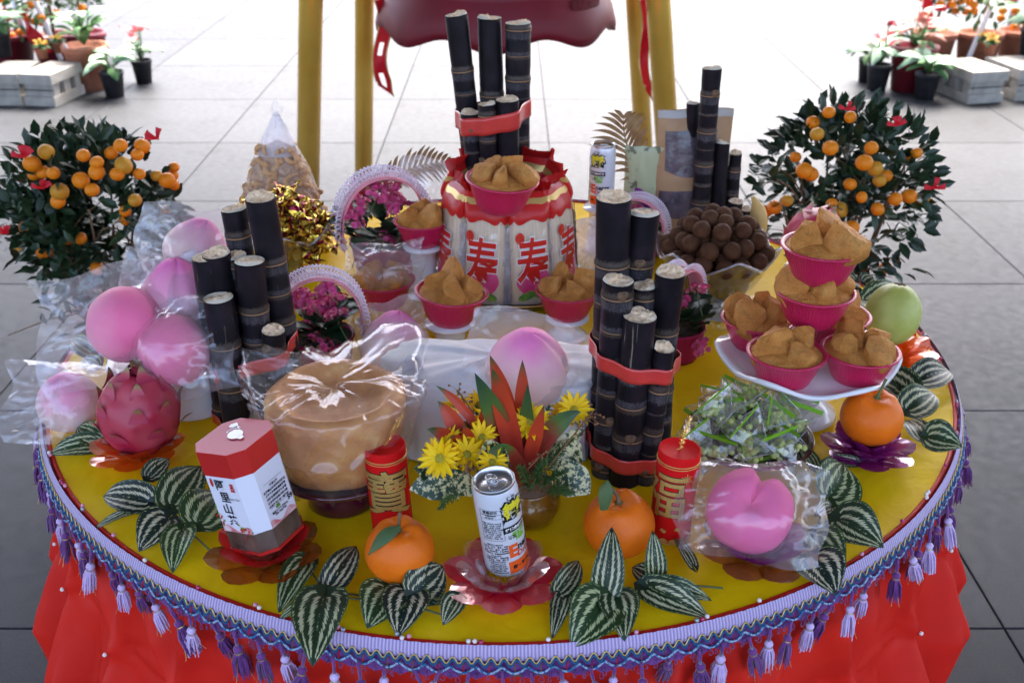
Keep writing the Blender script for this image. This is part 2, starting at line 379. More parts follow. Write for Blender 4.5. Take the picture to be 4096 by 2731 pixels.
for i in range(nt_):
    a = A0 + (A1 - A0) * (i + rt.uniform(-.12, .12)) / nt_; c = i % 2 if rt.random() > .12 else rt.randint(0, 1)
    ob('tassel', TM[c][rt.randrange(3)], braid, ((RB + .0125) * cos(a), (RB + .0125) * sin(a), .738 - rt.uniform(0, .004)), (rt.gauss(0, .16), rt.gauss(0, .16), rt.uniform(0, 6.28)), rt.uniform(1.0, 1.25))
bead_m = [MB().ball((0, 0, 0), .0029, 8, 6).mesh('bead', m) for m in (M_pearl, P('pink_bead', (.7, .25, .35), .2, coat=.5), P('grey_bead', (.35, .38, .42), .25, metal=.4), P('crimson_bead', (.45, .02, .1), .2, coat=.5))]
for i in range(36):
    a = radians(-205) + radians(233) * i / 35 + rt.uniform(-.015, .015)
    for k in range(rt.choice((1, 1, 2, 3))):
        r = TR + rt.uniform(-.002, .004); ob('bead', rt.choice(bead_m), tb, (r * cos(a + k * .0095), r * sin(a + k * .0095), .7655))

# ================================================================ BELL AND ITS FRAME
def goldpole():
    t = NT('gold_lacquer'); n = t.noise(6, 3)
    return t.out(t.pr(col=t.ramp(n, (.3, (.76, .42, .05)), (.7, (.88, .55, .09))), rough=.28, metal=.5, coat=.3, nrm=t.bump(t.noise(40, 2), .05, .002)))
M_pole = goldpole()
bf = thing('bell_stand', 'gold pole frame with four splayed legs standing behind the table', 'frame', (-.07, 2.7, 0))
def pole(a, b, r):
    a, b = Vector(a), Vector(b); d = (a - b) / (a.z - b.z)
    lo = b - d * b.z; hi = b + d * (2.35 - b.z); o = Vector((-.07, 2.7, 0))
    p = MB().tube([lo - o, lo + d * 1.2 - o, hi - o], r, 28).build('pole', M_pole, bf)
    MB().lathe([(r * 1.05, 0), (r * 1.5, .005), (r * 1.5, .03), (r * 1.1, .07), (r * 1.02, .08)], 24, ox=lo.x - o.x, oy=lo.y - o.y).build('foot_cap', P('foot_red', (.3, .02, .02), .4), p)
    return hi
h1 = pole((-0.7289, 2.4, 0.9501), (-0.8096, 2.4, 0.1707), .0455); h2 = pole((-0.6121, 3, 0.8546), (-0.6794, 3, -0.1269), .041)
h3 = pole((0.5404, 3, 0.8546), (0.6115, 3, 0.2282), .041); h4 = pole((0.5577, 2.4, 0.9501), (0.6079, 2.4, 0.5605), .0455)
for A, B in ((h1, h2), (h3, h4)):
    MB().tube([A - Vector((-.07, 2.7, 0)), B - Vector((-.07, 2.7, 0))], .04, 16).build('end_rail', M_pole, bf)
mL, mR = (h1 + h2) / 2, (h3 + h4) / 2
MB().tube([(mL.x + .07 - .1, 0, 2.35), (mR.x + .07 + .1, 0, 2.35)], .055, 20).build('cross_beam', M_pole, bf)
M_bell = P('bell_red', (.135, .006, .013), .48, (.17, .009, .018), 7, metal=.0, spec=.3, bump=.12, bsc=40, bd=.002)
bl = thing('bell', 'dark red lacquered bell with wavy lobed rim hanging between gold poles', 'bell', (-.049, 2.7, 0))
def bwave(a): return .034 * cos(a * 8) if True else 0
bm_ = MB()
prof = [(.475, 0), (.478, .03), (.462, .09), (.43, .15), (.412, .185), (.418, .19), (.418, .205), (.408, .21), (.38, .34), (.35, .6), (.33, .85), (.27, 1.0), (.14, 1.08), (.02, 1.1)]
n = 128; vs = []
for k, (r, z) in enumerate(prof):
    for i in range(n):
        a = 2 * pi * i / n; e = max(0, 1 - z / .16); lob = 1 + .012 * cos(8 * a) * e
        vs.append((r * lob * cos(a), r * lob * sin(a), (.735 + .072) + z - .022 * cos(8 * (a + pi / 2)) * e * 1.0))
inn = []
for k, (r, z) in enumerate(prof[:8]):
    for i in range(n):
        a = 2 * pi * i / n; e = max(0, 1 - z / .16); lob = 1 + .012 * cos(8 * a) * e
        inn.append(((r - .03) * lob * cos(a), (r - .03) * lob * sin(a), (.735 + .072) + z - .022 * cos(8 * (a + pi / 2)) * e + .002))
L = len(prof); fs = [(k * n + i, k * n + (i + 1) % n, (k + 1) * n + (i + 1) % n, (k + 1) * n + i) for k in range(L - 1) for i in range(n)]
fs += [(L * n + k * n + (i + 1) % n, L * n + k * n + i, L * n + (k + 1) * n + i, L * n + (k + 1) * n + (i + 1) % n) for k in range(7) for i in range(n)]
fs += [((i + 1) % n, i, L * n + i, L * n + (i + 1) % n) for i in range(n)]
bm_.add(vs + inn, fs); bm_.build('bell_body', M_bell, bl)
MB().tube([(0, 0, 1.82), (0, 0, 2.3)], .03, 12).build('hanger', M_pole, bl)
# raised plate with worn lettering on the bell
pl = MB()
W_, H_ = .17, .062
plate = polydisc(lambda a: (W_ / 2 * (abs(cos(a)) ** .35) * (1 if cos(a) > 0 else -1), H_ / 2 * (abs(sin(a)) ** .35) * (1 if sin(a) > 0 else -1)), 48)
pw = wrap(plate, .447, radians(50), .945, .006, .01); pw.build('name_plate', P('plate_red', (.11, .01, .016), .45, bump=.3, bsc=90), bl)
tx = wrap(text_mb('LJHD', .05, .001), .447, radians(50), .945, .009, .01); tx.build('raised_letters', M_bell, bl)
# ribbons hanging by the poles
def ribbon(px, label, holes=True):
    o = thing('hanging_ribbon', label, 'ribbon', px[0], group='red ribbons hanging from the bell frame'); a, b = Vector(px[0]), Vector(px[1]); m = MB(); g = MB()
    L = (b - a).length; W = px[2]
    def f(u, v):
        p = (b - a) * v + Vector(((u - .5) * W + .012 * sin(v * 7), .03 * sin(v * 6 + u), 0)); 
        if v > .93: p.z -= (u - .3) * .05
        return p
    nu, nv = 6, 30
    m.grid(f, nu, nv)
    if holes: m.f = [q for i, q in enumerate(m.f) if not (i % nu in (2, 3) and (i // nu) % 10 in (4, 5, 6, 7) and i // nu > 8)]; m.m = [0] * len(m.f)
    m.build('cloth_strip', M_red_ribbon, o)
    for s in (0, 1): g.tube([f(s, v / 30) for v in range(31)], .003, 4)
    g.build('gold_edging', M_goldcord, o)
ribbon(((-0.4857, 2.55, 0.9262), (-0.4948, 2.55, 0.5834), .055), 'red ribbon with cut-out loops hanging left of the bell')
ribbon(((0.5271, 2.6, 0.9182), (0.5639, 2.6, 0.5537), .035), 'narrow red ribbon between the two right gold poles', False)

# ================================================================ SUGARCANE
def cane_mat():
    t = NT('sugarcane_skin'); xy = t.n('SeparateXYZ', {0: t.co('UV')}); d = xy.outputs[1]; u = xy.outputs[0]
    ob_ = t.co('Object'); n1 = t.noise(30, 4); n2 = t.noise(420, 3, .7)
    st = t.n('TexNoise', {'Vector': t.n('Mapping', {'Vector': ob_, 'Scale': (160, 160, 7)}).outputs[0], 'Scale': 1.0, 'Detail': 4, 'Roughness': .7}).outputs['Fac']
    c = t.ramp(n1, (.25, (.007, .0055, .007)), (.55, (.012, .009, .012)), (.8, (.026, .012, .020)))
    c = t.mix(t.ramp(st, (.66, (0, 0, 0)), (.72, (1, 1, 1))), c, (.22, .17, .12))        # pale scratches
    j = t.ma('MULTIPLY_ADD', n2, .020, -.010)
    dj = t.ma('ADD', d, j)
    wax = t.ma('MULTIPLY', t.ramp(dj, (.0, (0, 0, 0)), (.01, (0, 0, 0)), (.045, (1, 1, 1)), (.06, (0, 0, 0))), 1)
    # d is stored as .05 + signed distance to the node (metres)
    wax = t.ma('MULTIPLY', t.ma('LESS_THAN', t.ma('ABSOLUTE', t.ma('ADD', dj, -.0415)), .0065), t.ma('MULTIPLY', t.ma('POWER', n2, 1.5), t.ma('MULTIPLY_ADD', st, 1.6, -.2)))
    c = t.mix(wax, c, (.20, .18, .19))
    band = t.ma('LESS_THAN', t.ma('ABSOLUTE', t.ma('ADD', dj, -.0555)), .0045)
    c = t.mix(t.ma('MULTIPLY', band, .65), c, (.075, .05, .035))
    ring = t.ma('LESS_THAN', t.ma('ABSOLUTE', t.ma('ADD', d, -.0502)), .0011)
    c = t.mix(t.ma('MULTIPLY', ring, .95), c, (.30, .17, .09))
    r = t.n('MapRange', {0: n1, 1: .3, 2: .7, 3: .30, 4: .46}).outputs[0]
    return t.out(t.pr(col=c, rough=r, nrm=t.bump(st, .12, .001), spec=.2))
M_cane = cane_mat()
M_canecut = P('sugarcane_flesh', (.80, .60, .40), .8, (.62, .40, .23), 140, bump=.6, bsc=260, bd=.002, lo=.4, hi=.7)
M_caneedge = P('cut_pale_rim', (.55, .47, .36), .7)
M_bud = P('cane_bud', (.20, .11, .06), .7, (.09, .05, .03), 200, bump=.6, bsc=500)
def cane(root, base, top, r, nodes, seed, bud=True):
    q = random.Random(seed); o = Vector(root.location); p0 = Vector(base) - o; p1 = Vector(top) - o; d = p1 - p0; Lh = d.length; d.normalize()
    ss = {0.0, Lh}; nd = [Lh - n_ for n_ in nodes if n_ < Lh - .005]
    for n_ in nd:
        for e in (-.03, -.016, -.012, -.007, -.003, -.0012, 0, .0012, .003, .006, .010, .013, .03): ss.add(n_ + e)
    s_ = sorted(x for x in ss if 0 <= x <= Lh); m = MB(); n = 28; vs = []; uv = []
    side = d.orthogonal().normalized(); up = d.cross(side); bow = q.uniform(-.007, .007); bw = q.uniform(0, 6.28)
    for x in s_:
        dn = min([(x - k) for k in nd], key=abs) if nd else 9
        rr = r * (1 + .05 * ns(x * 11, seed * 1.3) + .05 * exp(-(dn / .006) ** 2) - .035 * exp(-((dn - .008) / .008) ** 2) + .05 * exp(-((dn - .004) / .003) ** 2) - .02 * exp(-((dn + .018) / .02) ** 2))
        b_ = bow * sin(pi * x / Lh)
        for i in range(n + 1):
            a = 2 * pi * i / n; w_ = 1 + .02 * ns(cos(a) * 1.3 + seed, sin(a) * 1.3, x * 9)
            vs.append(p0 + d * x + (side * cos(a) + up * sin(a)) * rr * w_ + side * b_ * cos(bw) + up * b_ * sin(bw)); uv.append((i / n, .05 + max(-.05, min(.05, dn))))
    W = n + 1; fs = [(k * W + i, k * W + i + 1, (k + 1) * W + i + 1, (k + 1) * W + i) for k in range(len(s_) - 1) for i in range(n)]
    m.add(vs, fs, 0, uv); st = m.build('stalk', M_cane, root)
    # rough snapped end
    c = MB(); ph = q.uniform(0, 6.28); tilt = q.uniform(.05, .22)
    def cf(u, v):
        a = 2 * pi * u; rr = r * .985 * v
        f_ = fbm((cos(a) * v * 2.2 + seed * 3, sin(a) * v * 2.2, 1.3), 4)
        step = .006 if (cos(a - ph) * v > .15 + .35 * ns(sin(a) * 2, seed)) else 0
        z = (.0026 * f_ + step * .6 * q.uniform(.8, 1.0) + .012 * tilt * cos(a - ph)) * (1 if v < .93 else .12) + .0007
        return p1 + d * z + (side * cos(a) + up * sin(a)) * rr
    c.grid(cf, 26, 8, cu=True, mi=0); c.m = [1 if i // 26 >= 7 else 0 for i in range(len(c.f))]
    c.build('cut_end', [M_canecut, M_caneedge], st, smooth=False)
    if bud:
        for k, n_ in enumerate(nd):
            if q.random() < .55: continue
            a = q.uniform(-1.0, 1.0); dirv = Vector((sin(a), -cos(a), .0)); dirv = (dirv - d * dirv.dot(d)).normalized()
            B = MB(); B.lathe([(.0001, .004), (.003, .0035), (.0052, .002), (.0068, .0008), (.0075, -.001)], 14, wob=lambda a_, z_, r_: 1 + .12 * sin(3 * a_))
            B.lathe([(.002, .0042), (.0026, .0044), (.003, .0038)], 10)
            ct = p0 + d * (n_ + .007) + dirv * r * 1.015
            ob('bud', B.mesh('bud', M_bud), st, M=frame(ct, d.cross(dirv), dirv))
    return st
def hull2(pts):
    pts = sorted(set(pts)); 
    def half(P_):
        h = []
        for p in P_:
            while len(h) > 1 and (h[-1][0] - h[-2][0]) * (p[1] - h[-2][1]) - (h[-1][1] - h[-2][1]) * (p[0] - h[-2][0]) <= 0: h.pop()
            h.append(p)
        return h[:-1]
    return half(pts) + half(pts[::-1])
def tape(root, stalks, z, h, seed, slope=0.0, name='tape_band'):
    o = root.location; pts = []
    for b, t, r in stalks:
        if t[2] < z + .01: continue
        k = (z - b[2]) / (t[2] - b[2]); x = b[0] + (t[0] - b[0]) * k; y = b[1] + (t[1] - b[1]) * k
        pts += [(round(x + (r * 1.06 + .0012) * cos(2 * pi * i / 24), 5), round(y + (r * 1.06 + .0012) * sin(2 * pi * i / 24), 5)) for i in range(24)]
    H0 = hull2(pts); H = []
    for i in range(len(H0)):
        (x0, y0), (x1, y1) = H0[i], H0[(i + 1) % len(H0)]; l = hypot(x1 - x0, y1 - y0); ns_ = max(1, int(l / .004))
        for k in range(ns_):
            t = k / ns_; sg = -.07 * l * sin(pi * t) if l > .012 else 0; H.append((x0 + (x1 - x0) * t + (y1 - y0) / l * sg, y0 + (y1 - y0) * t - (x1 - x0) / l * sg))
    n = len(H); cxm = sum(p[0] for p in H) / n; m = MB(); vs = []; rows = 5
    for j in range(rows + 1):
        for i, (x, y) in enumerate(H):
            zz = z + (j / rows - .5) * h * (1 + .06 * ns(i * .11, seed)) + slope * (x - cxm) + .0012 * ns(i * .09, seed + 3); k = 1 + .003 * ns(i * .4, j * .7, seed)
            vs.append(((x - o[0]) * k, (y - o[1]) * k, zz - o[2]))
    m.add(vs, [(j * n + i, j * n + (i + 1) % n, (j + 1) * n + (i + 1) % n, (j + 1) * n + i) for j in range(rows) for i in range(n)])
    ob_ = m.build(name, M_redtape, root)
    md = ob_.modifiers.new('thickness', 'SOLIDIFY'); md.thickness = .0004; md.offset = 1
def bundle(label, specs, tapes, seed):
    st = [((s[0], s[1], TZ), (s[2], s[1] + e[2] if len(e) > 2 else s[1], s[3]), e[0]) for s, e in specs]
    cx = sum(s[0][0] for s in st) / len(st); cy_ = sum(s[0][1] for s in st) / len(st)
    root = thing('sugarcane_bundle', label, 'sugarcane', (cx, cy_, TZ), group='taped sugarcane bundles'); q = random.Random(seed)
    for i, ((b, t, r), (s, e)) in enumerate(zip(st, specs)):
        L = t[2] - TZ; nodes = []; x = e[1]
        while x < L: nodes.append(x); x += q.uniform(.062, .105)
        cane(root, b, t, r, nodes, seed * 20 + i)
    for tp in tapes: tape(root, st, *tp)
    return root
bundle('sugarcane bundle at left with one red tape band, beside pink peach buns',
    [((-0.39, -0.2963, -0.3937, 0.9791), (.0212, .07)), ((-0.3539, -0.2766, -0.3489, 1.0266), (.021, .075)), ((-0.3892, -0.2539, -0.4004, 1.0284), (.0195, .09)), ((-0.3753, -0.2385, -0.382, 1.0187), (.0195, .012)), ((-0.3236, -0.228, -0.336, 1.1017), (.0212, .095)), ((-0.3655, -0.2014, -0.3826, 1.076), (.0185, .04)), ((-0.3301, -0.2877, -0.3241, 0.9239), (.0165, .03)), ((-0.4192, -0.2565, -0.417, 1.0235), (.018, .06))],
    [(.872, .022, 1, .2), (.772, .020, 2, .1)], 1)
bundle('tallest foreground sugarcane bundle right of centre with two red tape bands',
    [((0.1702, -0.4206, 0.1791, 1.0108), (.0215, .075)), ((0.1989, -0.4227, 0.2123, 0.9662), (.0140, .06)), ((0.1464, -0.4014, 0.1512, 1.052), (.0200, .02)), ((0.2199, -0.3841, 0.2198, 1.0554), (.0195, .085)), ((0.1886, -0.3775, 0.1882, 1.034), (.0165, .015)), ((0.146, -0.3596, 0.145, 1.1479), (.0225, .09)), ((0.1872, -0.3413, 0.1872, 1.1208), (.0200, .07))],
    [(.935, .022, 3, -.12), (.795, .022, 4, -.08)], 2)
bundle('sugarcane bundle rising behind the longevity noodle packs in front of bell',
    [((-0.0381, 0.2707, -0.0604, 1.0898), (.0180, .035)), ((-0.0232, 0.2537, -0.0296, 1.1102), (.0160, .02)), ((0.0109, 0.2664, 0.0073, 1.1149), (.0215, .2)), ((-0.0405, 0.3365, -0.0851, 1.252), (.0205, .10)), ((-0.0141, 0.3455, -0.0253, 1.245), (.0225, .14)), ((0.0239, 0.332, 0.0271, 1.2382), (.0235, .010))],
    [(1.075, .033, 5, .16)], 3)
bundle('sugarcane bundle standing behind the longan bowl beside kraft pouch',
    [((0.3941, 0.3824, 0.3964, 1.1455), (.0185, .05)), ((0.3861, 0.4254, 0.3728, 1.0679), (.0130, .10)), ((0.4339, 0.3942, 0.4319, 0.9981), (.0150, .3)), ((0.4669, 0.4061, 0.4625, 0.9723), (.0125, .035)), ((0.4435, 0.3365, 0.4567, 0.8956), (.0150, .3)), ((0.4743, 0.3592, 0.4826, 0.8711), (.0120, .3))],
    [(.80, .02, 6, 0)], 4)

# ================================================================ STEAMED SPONGE CAKES IN PINK CUPS
def cake_mat():
    t = NT('brown_sponge'); a = t.noise(40, 5); b = t.noise(330, 4, .7)
    vor = t.n('TexVoronoi', {'Vector': t.co('Object'), 'Scale': 420.0}).outputs['Distance']
    c = t.ramp(a, (.28, (.44, .155, .030)), (.5, (.64, .26, .058)), (.72, (.74, .37, .105)))
    c = t.mix(t.ramp(b, (.56, (0, 0, 0)), (.70, (.75, .75, .75))), c, (.25, .085, .02))
    c = t.mix(t.ramp(t.noise(75, 4, .6), (.50, (0, 0, 0)), (.72, (.7, .7, .7))), c, (.36, .125, .028))
    return t.out(t.pr(col=c, rough=.62, nrm=t.bump(t.ma('ADD', b, t.ma('MULTIPLY', t.ramp(vor, (.0, (0, 0, 0)), (.35, (1, 1, 1))), .6)), 1.0, .003), sss=.12, spec=.15))
M_cake = cake_mat()
def cup_mat():
    t = NT('magenta_cup'); xy = t.n('SeparateXYZ', {0: t.co('UV')}); s = t.ma('SINE', t.ma('MULTIPLY', xy.outputs[0], 2 * pi * 70)); s2 = t.ma('SINE', t.ma('MULTIPLY', xy.outputs[1], 60))
    return t.out(t.pr(col=(.52, .012, .075), rough=.33, nrm=t.bump(t.ma('MULTIPLY', s, t.ma('MULTIPLY_ADD', s2, .3, .7)), .35, .0012), sss=.15, coat=.15))
M_cup = cup_mat()
cup = MB(); cup.lathe([(.0001, 0), (.030, 0), (.0325, .002), (.038, .010), (.046, .030), (.0515, .046), (.0535, .048), (.0565, .0485), (.0570, .0502), (.0555, .0515), (.0525, .0512), (.0500, .049), (.047, .040)], 72)
cup_me = cup.mesh('cup', M_cup)
def icos(sub):
    bm = bmesh.new(); bmesh.ops.create_icosphere(bm, subdivisions=sub, radius=1); bm.verts.index_update()
    v = [tuple(x.co) for x in bm.verts]; f = [tuple(x.index for x in q.verts) for q in bm.faces]; bm.free(); return v, f
IV, IF = icos(4)
def lobe(seed, a, b, c):
    q = random.Random(seed); pl_ = []
    for k in range(9):
        th = q.uniform(0, 6.28); el = q.uniform(-.2, .9); pl_.append((Vector((cos(th) * cos(el), sin(th) * cos(el), sin(el))), q.uniform(.34, .62)))
    vs = []
    for p in IV:
        v = Vector(p); v *= 1 + .16 * fbm((v.x * 1.4 + seed, v.y * 1.4, v.z * 1.4), 2)
        for n_, d in pl_:
            e = v.dot(n_) - d
            if e > 0: v -= n_ * e * .95
        v *= 1 + .055 * fbm((v.x * 7, v.y * 7 + seed, v.z * 7), 4)
        v.z += .10 * (v.x + .3)
        vs.append((v.x * a, v.y * b, v.z * c))
    return MB().add(vs, IF).mesh('cake_lobe', M_cake)
LOB = [lobe(s, .037, .032, .036) for s in range(8)]
cb = MB()
cb.grid(lambda u, v: ((.0497 * v) * cos(2 * pi * u), .0497 * v * sin(2 * pi * u), .048 + .010 * (1 - v ** 3) + .0016 * fbm((cos(2 * pi * u) * v * 5, sin(2 * pi * u) * v * 5, 0), 3) * (1 - v ** 6)), 48, 10, cu=True)
CB = cb.mesh('cake_base', M_cake)
def sponge(label, loc, rot=0, seed=0, scale=1.0, tilt=(0, 0), n=4):
    q = random.Random(seed * 7 + 3); o = thing('sponge_cake', label, 'cake', loc, (tilt[0], tilt[1], rot), 'steamed sponge cakes in pink cups'); o.scale = (scale,) * 3
    ob('cup', cup_me, o); ob('cake_base', CB, o)
    for k in range(n):
        a = 2 * pi * (k + q.uniform(-.12, .12)) / n; big = 1.0 if k % 2 == 0 else .82; big *= q.uniform(.80, 1.02) * (4 / n) ** .4
        rr = .0238 * q.uniform(.9, 1.08)
        x = Vector((cos(a), sin(a), .42)); 
        Mx = frame((rr * cos(a), rr * sin(a), .060 + .004 * q.random()), x, (-.45 * cos(a), -.45 * sin(a), 1)) @ Matrix.Rotation(q.uniform(-.3, .3), 4, 'X') @ Matrix.Scale(big, 4)
        ob('cake_lobe', LOB[q.randrange(8)], o, M=Mx)
    return o
# the cake stand at right and its tower of six
PLZ = .103
st = thing('cake_stand', 'white scalloped cake stand carrying the tower of sponge cakes', 'cake stand', (0.4536, -0.2462, 0.76))
pd = MB(); pd.lathe([(.0001, 0), (.052, 0), (.056, .004), (.054, .012), (.040, .024), (.026, .042), (.022, .062), (.028, .08), (.05, .090), (.0001, .092)], 48)
pd.build('pedestal', M_white, st)
def plate(a_, v):
    a = 2 * pi * a_; lob = .5 + .5 * cos(6 * a + .9)
    r = v * (.124 + .012 * lob); e = max(0, (v - .72) / .28)
    return (r * cos(a), r * sin(a), .092 + e ** 2 * (.004 + .017 * lob))
pt = MB(); pt.grid(plate, 120, 14, cu=True); po = pt.build('plate', M_white, st); md = po.modifiers.new('thickness', 'SOLIDIFY'); md.thickness = .006; md.offset = -1
sx, sy, sz = (0.4536, -0.2462, 0.76)
zc = sz + .0935
sponge('pink cup of split sponge cake at front left of the white stand', (sx - .049, sy - .066, zc), .4, 1, 1.0)
sponge('pink cup of split sponge cake at front right of the white stand', (sx + .058, sy - .058, zc), 2.0, 2, .98)
sponge('half hidden pink sponge cake cup at back left of the white stand', (sx - .066, sy + .046, zc), 1.1, 3, .98)
sponge('half hidden pink sponge cake cup at back right of the white stand', (sx + .052, sy + .058, zc), 2.4, 4, .98)
sponge('middle cup of the sponge cake tower, directly under the top cup', (sx - .002, sy - .004, zc + .066), .2, 5, 1.02)
sponge('topmost cup of the sponge cake tower on the white stand', (sx + .002, sy + .0, zc + .066 + .066), 1.3, 6, 1.05, n=3)

# ================================================================ MORE SPONGE CAKES
tray_c = (0.0, .225)
sponge('pink cup of sponge cake resting on top of the noodle packs', (-.005, .105, TZ + .205), .9, 7, 1.12, (.10, 0), n=5)
sponge('pink sponge cake cup in front of the noodle packs at left', (-.088, -.045, TZ + .062), 1.6, 8, 1.08, (.08, 0), n=4)
sponge('pink sponge cake cup under a clear bag left of the noodle packs', (-0.2142, 0.1, 0.7832), .6, 9, 1.0, n=4)
sponge('partly hidden sponge cake behind left edge of the noodle packs', (-0.1499, 0.2, 0.8619), 2.2, 10, .95)
sponge('pink sponge cake cup half hidden behind the tall sugarcane bundle', (.112, .02, TZ + .04), .2, 11, 1.0)
def support(label, x, y, h, r):
    o = thing('small_stand', label, 'stand', (x, y, TZ), group='small round stands'); MB().lathe([(.0001, 0), (r, 0), (r * 1.02, .003), (r * .8, .010), (r * .62, h * .5), (r * .75, h - .010), (r * 1.05, h - .005), (r * 1.06, h - .001), (.0001, h - .001)], 36).build('pedestal', M_white, o)
support('small white stand under the sponge cake in front of noodles at left', -.088, -.045, .062, .040)
support('small white stand under the sponge cake half hidden by tall sugarcane', .112, .02, .040, .036)
support('small white stand under the sponge cake behind the noodle packs', *(-0.1499, 0.2, 0.8619)[:2], .101, .036)
support('small white stand lifting the drink can at the back', *(0.1992, 0.4254, 0.76)[:2], .0955, .034)
support('small white stand under the dragon fruit behind the cake tower', *(0.5311, 0.05, 0.9315)[:2], .118, .040)
# ================================================================ NOODLE PACKS
def noodle_mat():
    t = NT('dry_noodles'); v = t.n('Mapping', {'Vector': t.co('Object'), 'Scale': (900, 900, 12)}).outputs[0]
    s = t.noise(1, 3, .6, vec=v)
    return t.out(t.pr(col=t.ramp(s, (.3, (.58, .42, .27)), (.7, (.82, .66, .48))), rough=.6, nrm=t.bump(s, .5, .0012)))
M_noodle = noodle_mat()
M_pk_red = P('pack_red_print', (.52, .014, .012), .35, (.46, .012, .010), 20, coat=.15); M_pk_gold = P('pack_gold_print', (.62, .40, .13), .3, metal=.5)
M_pink = P('peach_print', (.62, .035, .17), .3, (.72, .12, .26), 30, coat=.4); M_leafp = P('leaf_print', (.03, .20, .035), .3, (.25, .38, .04), 40, coat=.4)
M_whitep = P('white_print', (.80, .74, .72), .35, coat=.3); M_redp = P('red_print', (.56, .02, .012), .3, coat=.4)
SE = lambda a, p: ((abs(cos(a)) ** p) * (1 if cos(a) > 0 else -1), (abs(sin(a)) ** p) * (1 if sin(a) > 0 else -1))
NW2, ND2 = .0370, .0215                       # half width and half depth of a pack
def ell(x, k=1.0):                          # depth of the film front at x
    u = min(.999, abs(x) / (NW2 * 1.08)); return -ND2 * 1.12 * k * (1 - u ** 4) ** .35
def stamp(m, z0, dr=0.0008, x0=0):
    m = slice_x(m, .006); m.v = [(x + x0, ell(x + x0) - dr, z0 + y) for x, y, z in m.v]; return m
def narrow(m): m.v = [(x * .70, y * 1.06, z) for x, y, z in m.v]; return m
def pack_parts():
    d = {}
    nb = MB(); n = 40
    for z, k in ((0, .96), (.02, 1), (.1, 1.0), (.165, .97), (.178, .93)):
        pass
    prof = [(0, .95), (.01, 1), (.10, 1.0), (.165, .97), (.180, .92)]
    vs = [];
    for z, k in prof:
        for i in range(n):
            a = 2 * pi * i / n; c, s = SE(a, .6); vs.append((c * NW2 * k * (1 + .02 * ns(i, z * 30)), s * ND2 * k, z))
    nb.add(vs, [(j * n + i, j * n + (i + 1) % n, (j + 1) * n + (i + 1) % n, (j + 1) * n + i) for j in range(4) for i in range(n)] + [tuple(4 * n + i for i in range(n))])
    d['noodles'] = (nb.mesh('noodles', M_noodle), 1)
    f = MB()
    def ff(u, v):
        a = 2 * pi * u; c, s = SE(a, .6); z = .002 + .213 * v; k = 1.06 + .02 * ns(c * 3, s * 3, v * 6)
        pin = max(0, (v - .80) / .20); w_ = 1 + .10 * pin; dpt = 1 - .93 * pin ** 1.4
        cr = .0018 * fbm((c * 5, s * 5, v * 14), 3)
        return (c * (NW2 * k * w_ + cr), s * (ND2 * k * dpt + cr), z)
    f.grid(ff, 44, 22, cu=True); d['film'] = (f.mesh('film', M_film_clear, False), 0)
    fn_ = MB()
    for sd_ in (-1, 1): fn_.grid(lambda u, v: (sd_ * (NW2 * 1.05 + .013 * u), -.004 + .006 * ns(v * 6, sd_ * 3, u) , .006 + .150 * v), 2, 12)
    d['side_fins'] = (fn_.mesh('side_fins', M_film_milky, False), 0)
    t = MB()                               # printed red top with scalloped lower edge, gold line and crimp
    def tf(u, v, o=.0012):
        a = 2 * pi * u; c, s = SE(a, .6); z0 = .170 - .008 * abs(sin(a * 4)) ; z = z0 + (.214 - z0) * v
        vv = (z - .002) / .213; pin = max(0, (vv - .80) / .20); w_ = 1 + .10 * pin; dpt = 1 - .93 * pin ** 1.4; k = 1.06 + .02 * ns(c * 3, s * 3, vv * 6)
        return (c * (NW2 * k * w_ + o), s * (ND2 * k * dpt + o), z)
    t.grid(tf, 64, 10, cu=True); t.m = [1 if i // 64 in (6, 7) else 0 for i in range(len(t.f))]
    d['printed_top'] = (t.mesh('printed_top', [M_pk_red, M_pk_gold]), 1)
    c = MB()
    def cf(u, v): return ((u - .5) * 2 * NW2 * 1.20, .0022 * (1 if int(u * 44) % 2 else -1) + .010 * v * sin(u * 5), .213 + .017 * v)
    c.grid(cf, 44, 2); d['crimp_seal'] = (c.mesh('crimp_seal', M_pk_red, False), 0)
    p = MB()                               # peach, leaves and the longevity character
    pk = polydisc(lambda a: (.032 * sin(a) * (1 - .12 * max(0, cos(a))), -.030 * cos(a) - .004 * abs(sin(a))), 40, 0)
    p.join(stamp(pk, .060, .0006))
    for s in (-1, 1):
        lf = polydisc(lambda a: (s * (.012 + .018 * cos(a)), .008 * sin(a) - .004 * cos(a)), 20, 1); p.join(stamp(lf, .030, .0009))
    p.join(stamp(narrow(text_mb('寿', .092, .0034, 2)), .084, .0013)); p.join(stamp(narrow(text_mb('寿', .092, .0016, 3)), .084, .0020))
    p.join(stamp(polydisc(lambda a: (.008 * cos(a), .011 * sin(a)), 16, 3), .138, .0013, -.024))
    d['longevity_print'] = (p.mesh('longevity_print', [M_pink, M_leafp, M_whitep, M_redp], False), 0)
    return d
PK = pack_parts()
cx_, cy_ = .006, .222
names = {-64: 'leftmost noodle pack in the ring, turned to the left', -20: 'noodle pack facing front left under the top sponge cake', 22: 'noodle pack facing front right in the noodle ring', 63: 'noodle pack at right of the ring, turned towards the longans',
         105: 'noodle pack at the far right back of the ring', 150: 'noodle pack at the back right of the ring behind the sugarcane', -152: 'noodle pack at the back left of the ring behind the sugarcane', -108: 'noodle pack at the far left back of the ring'}
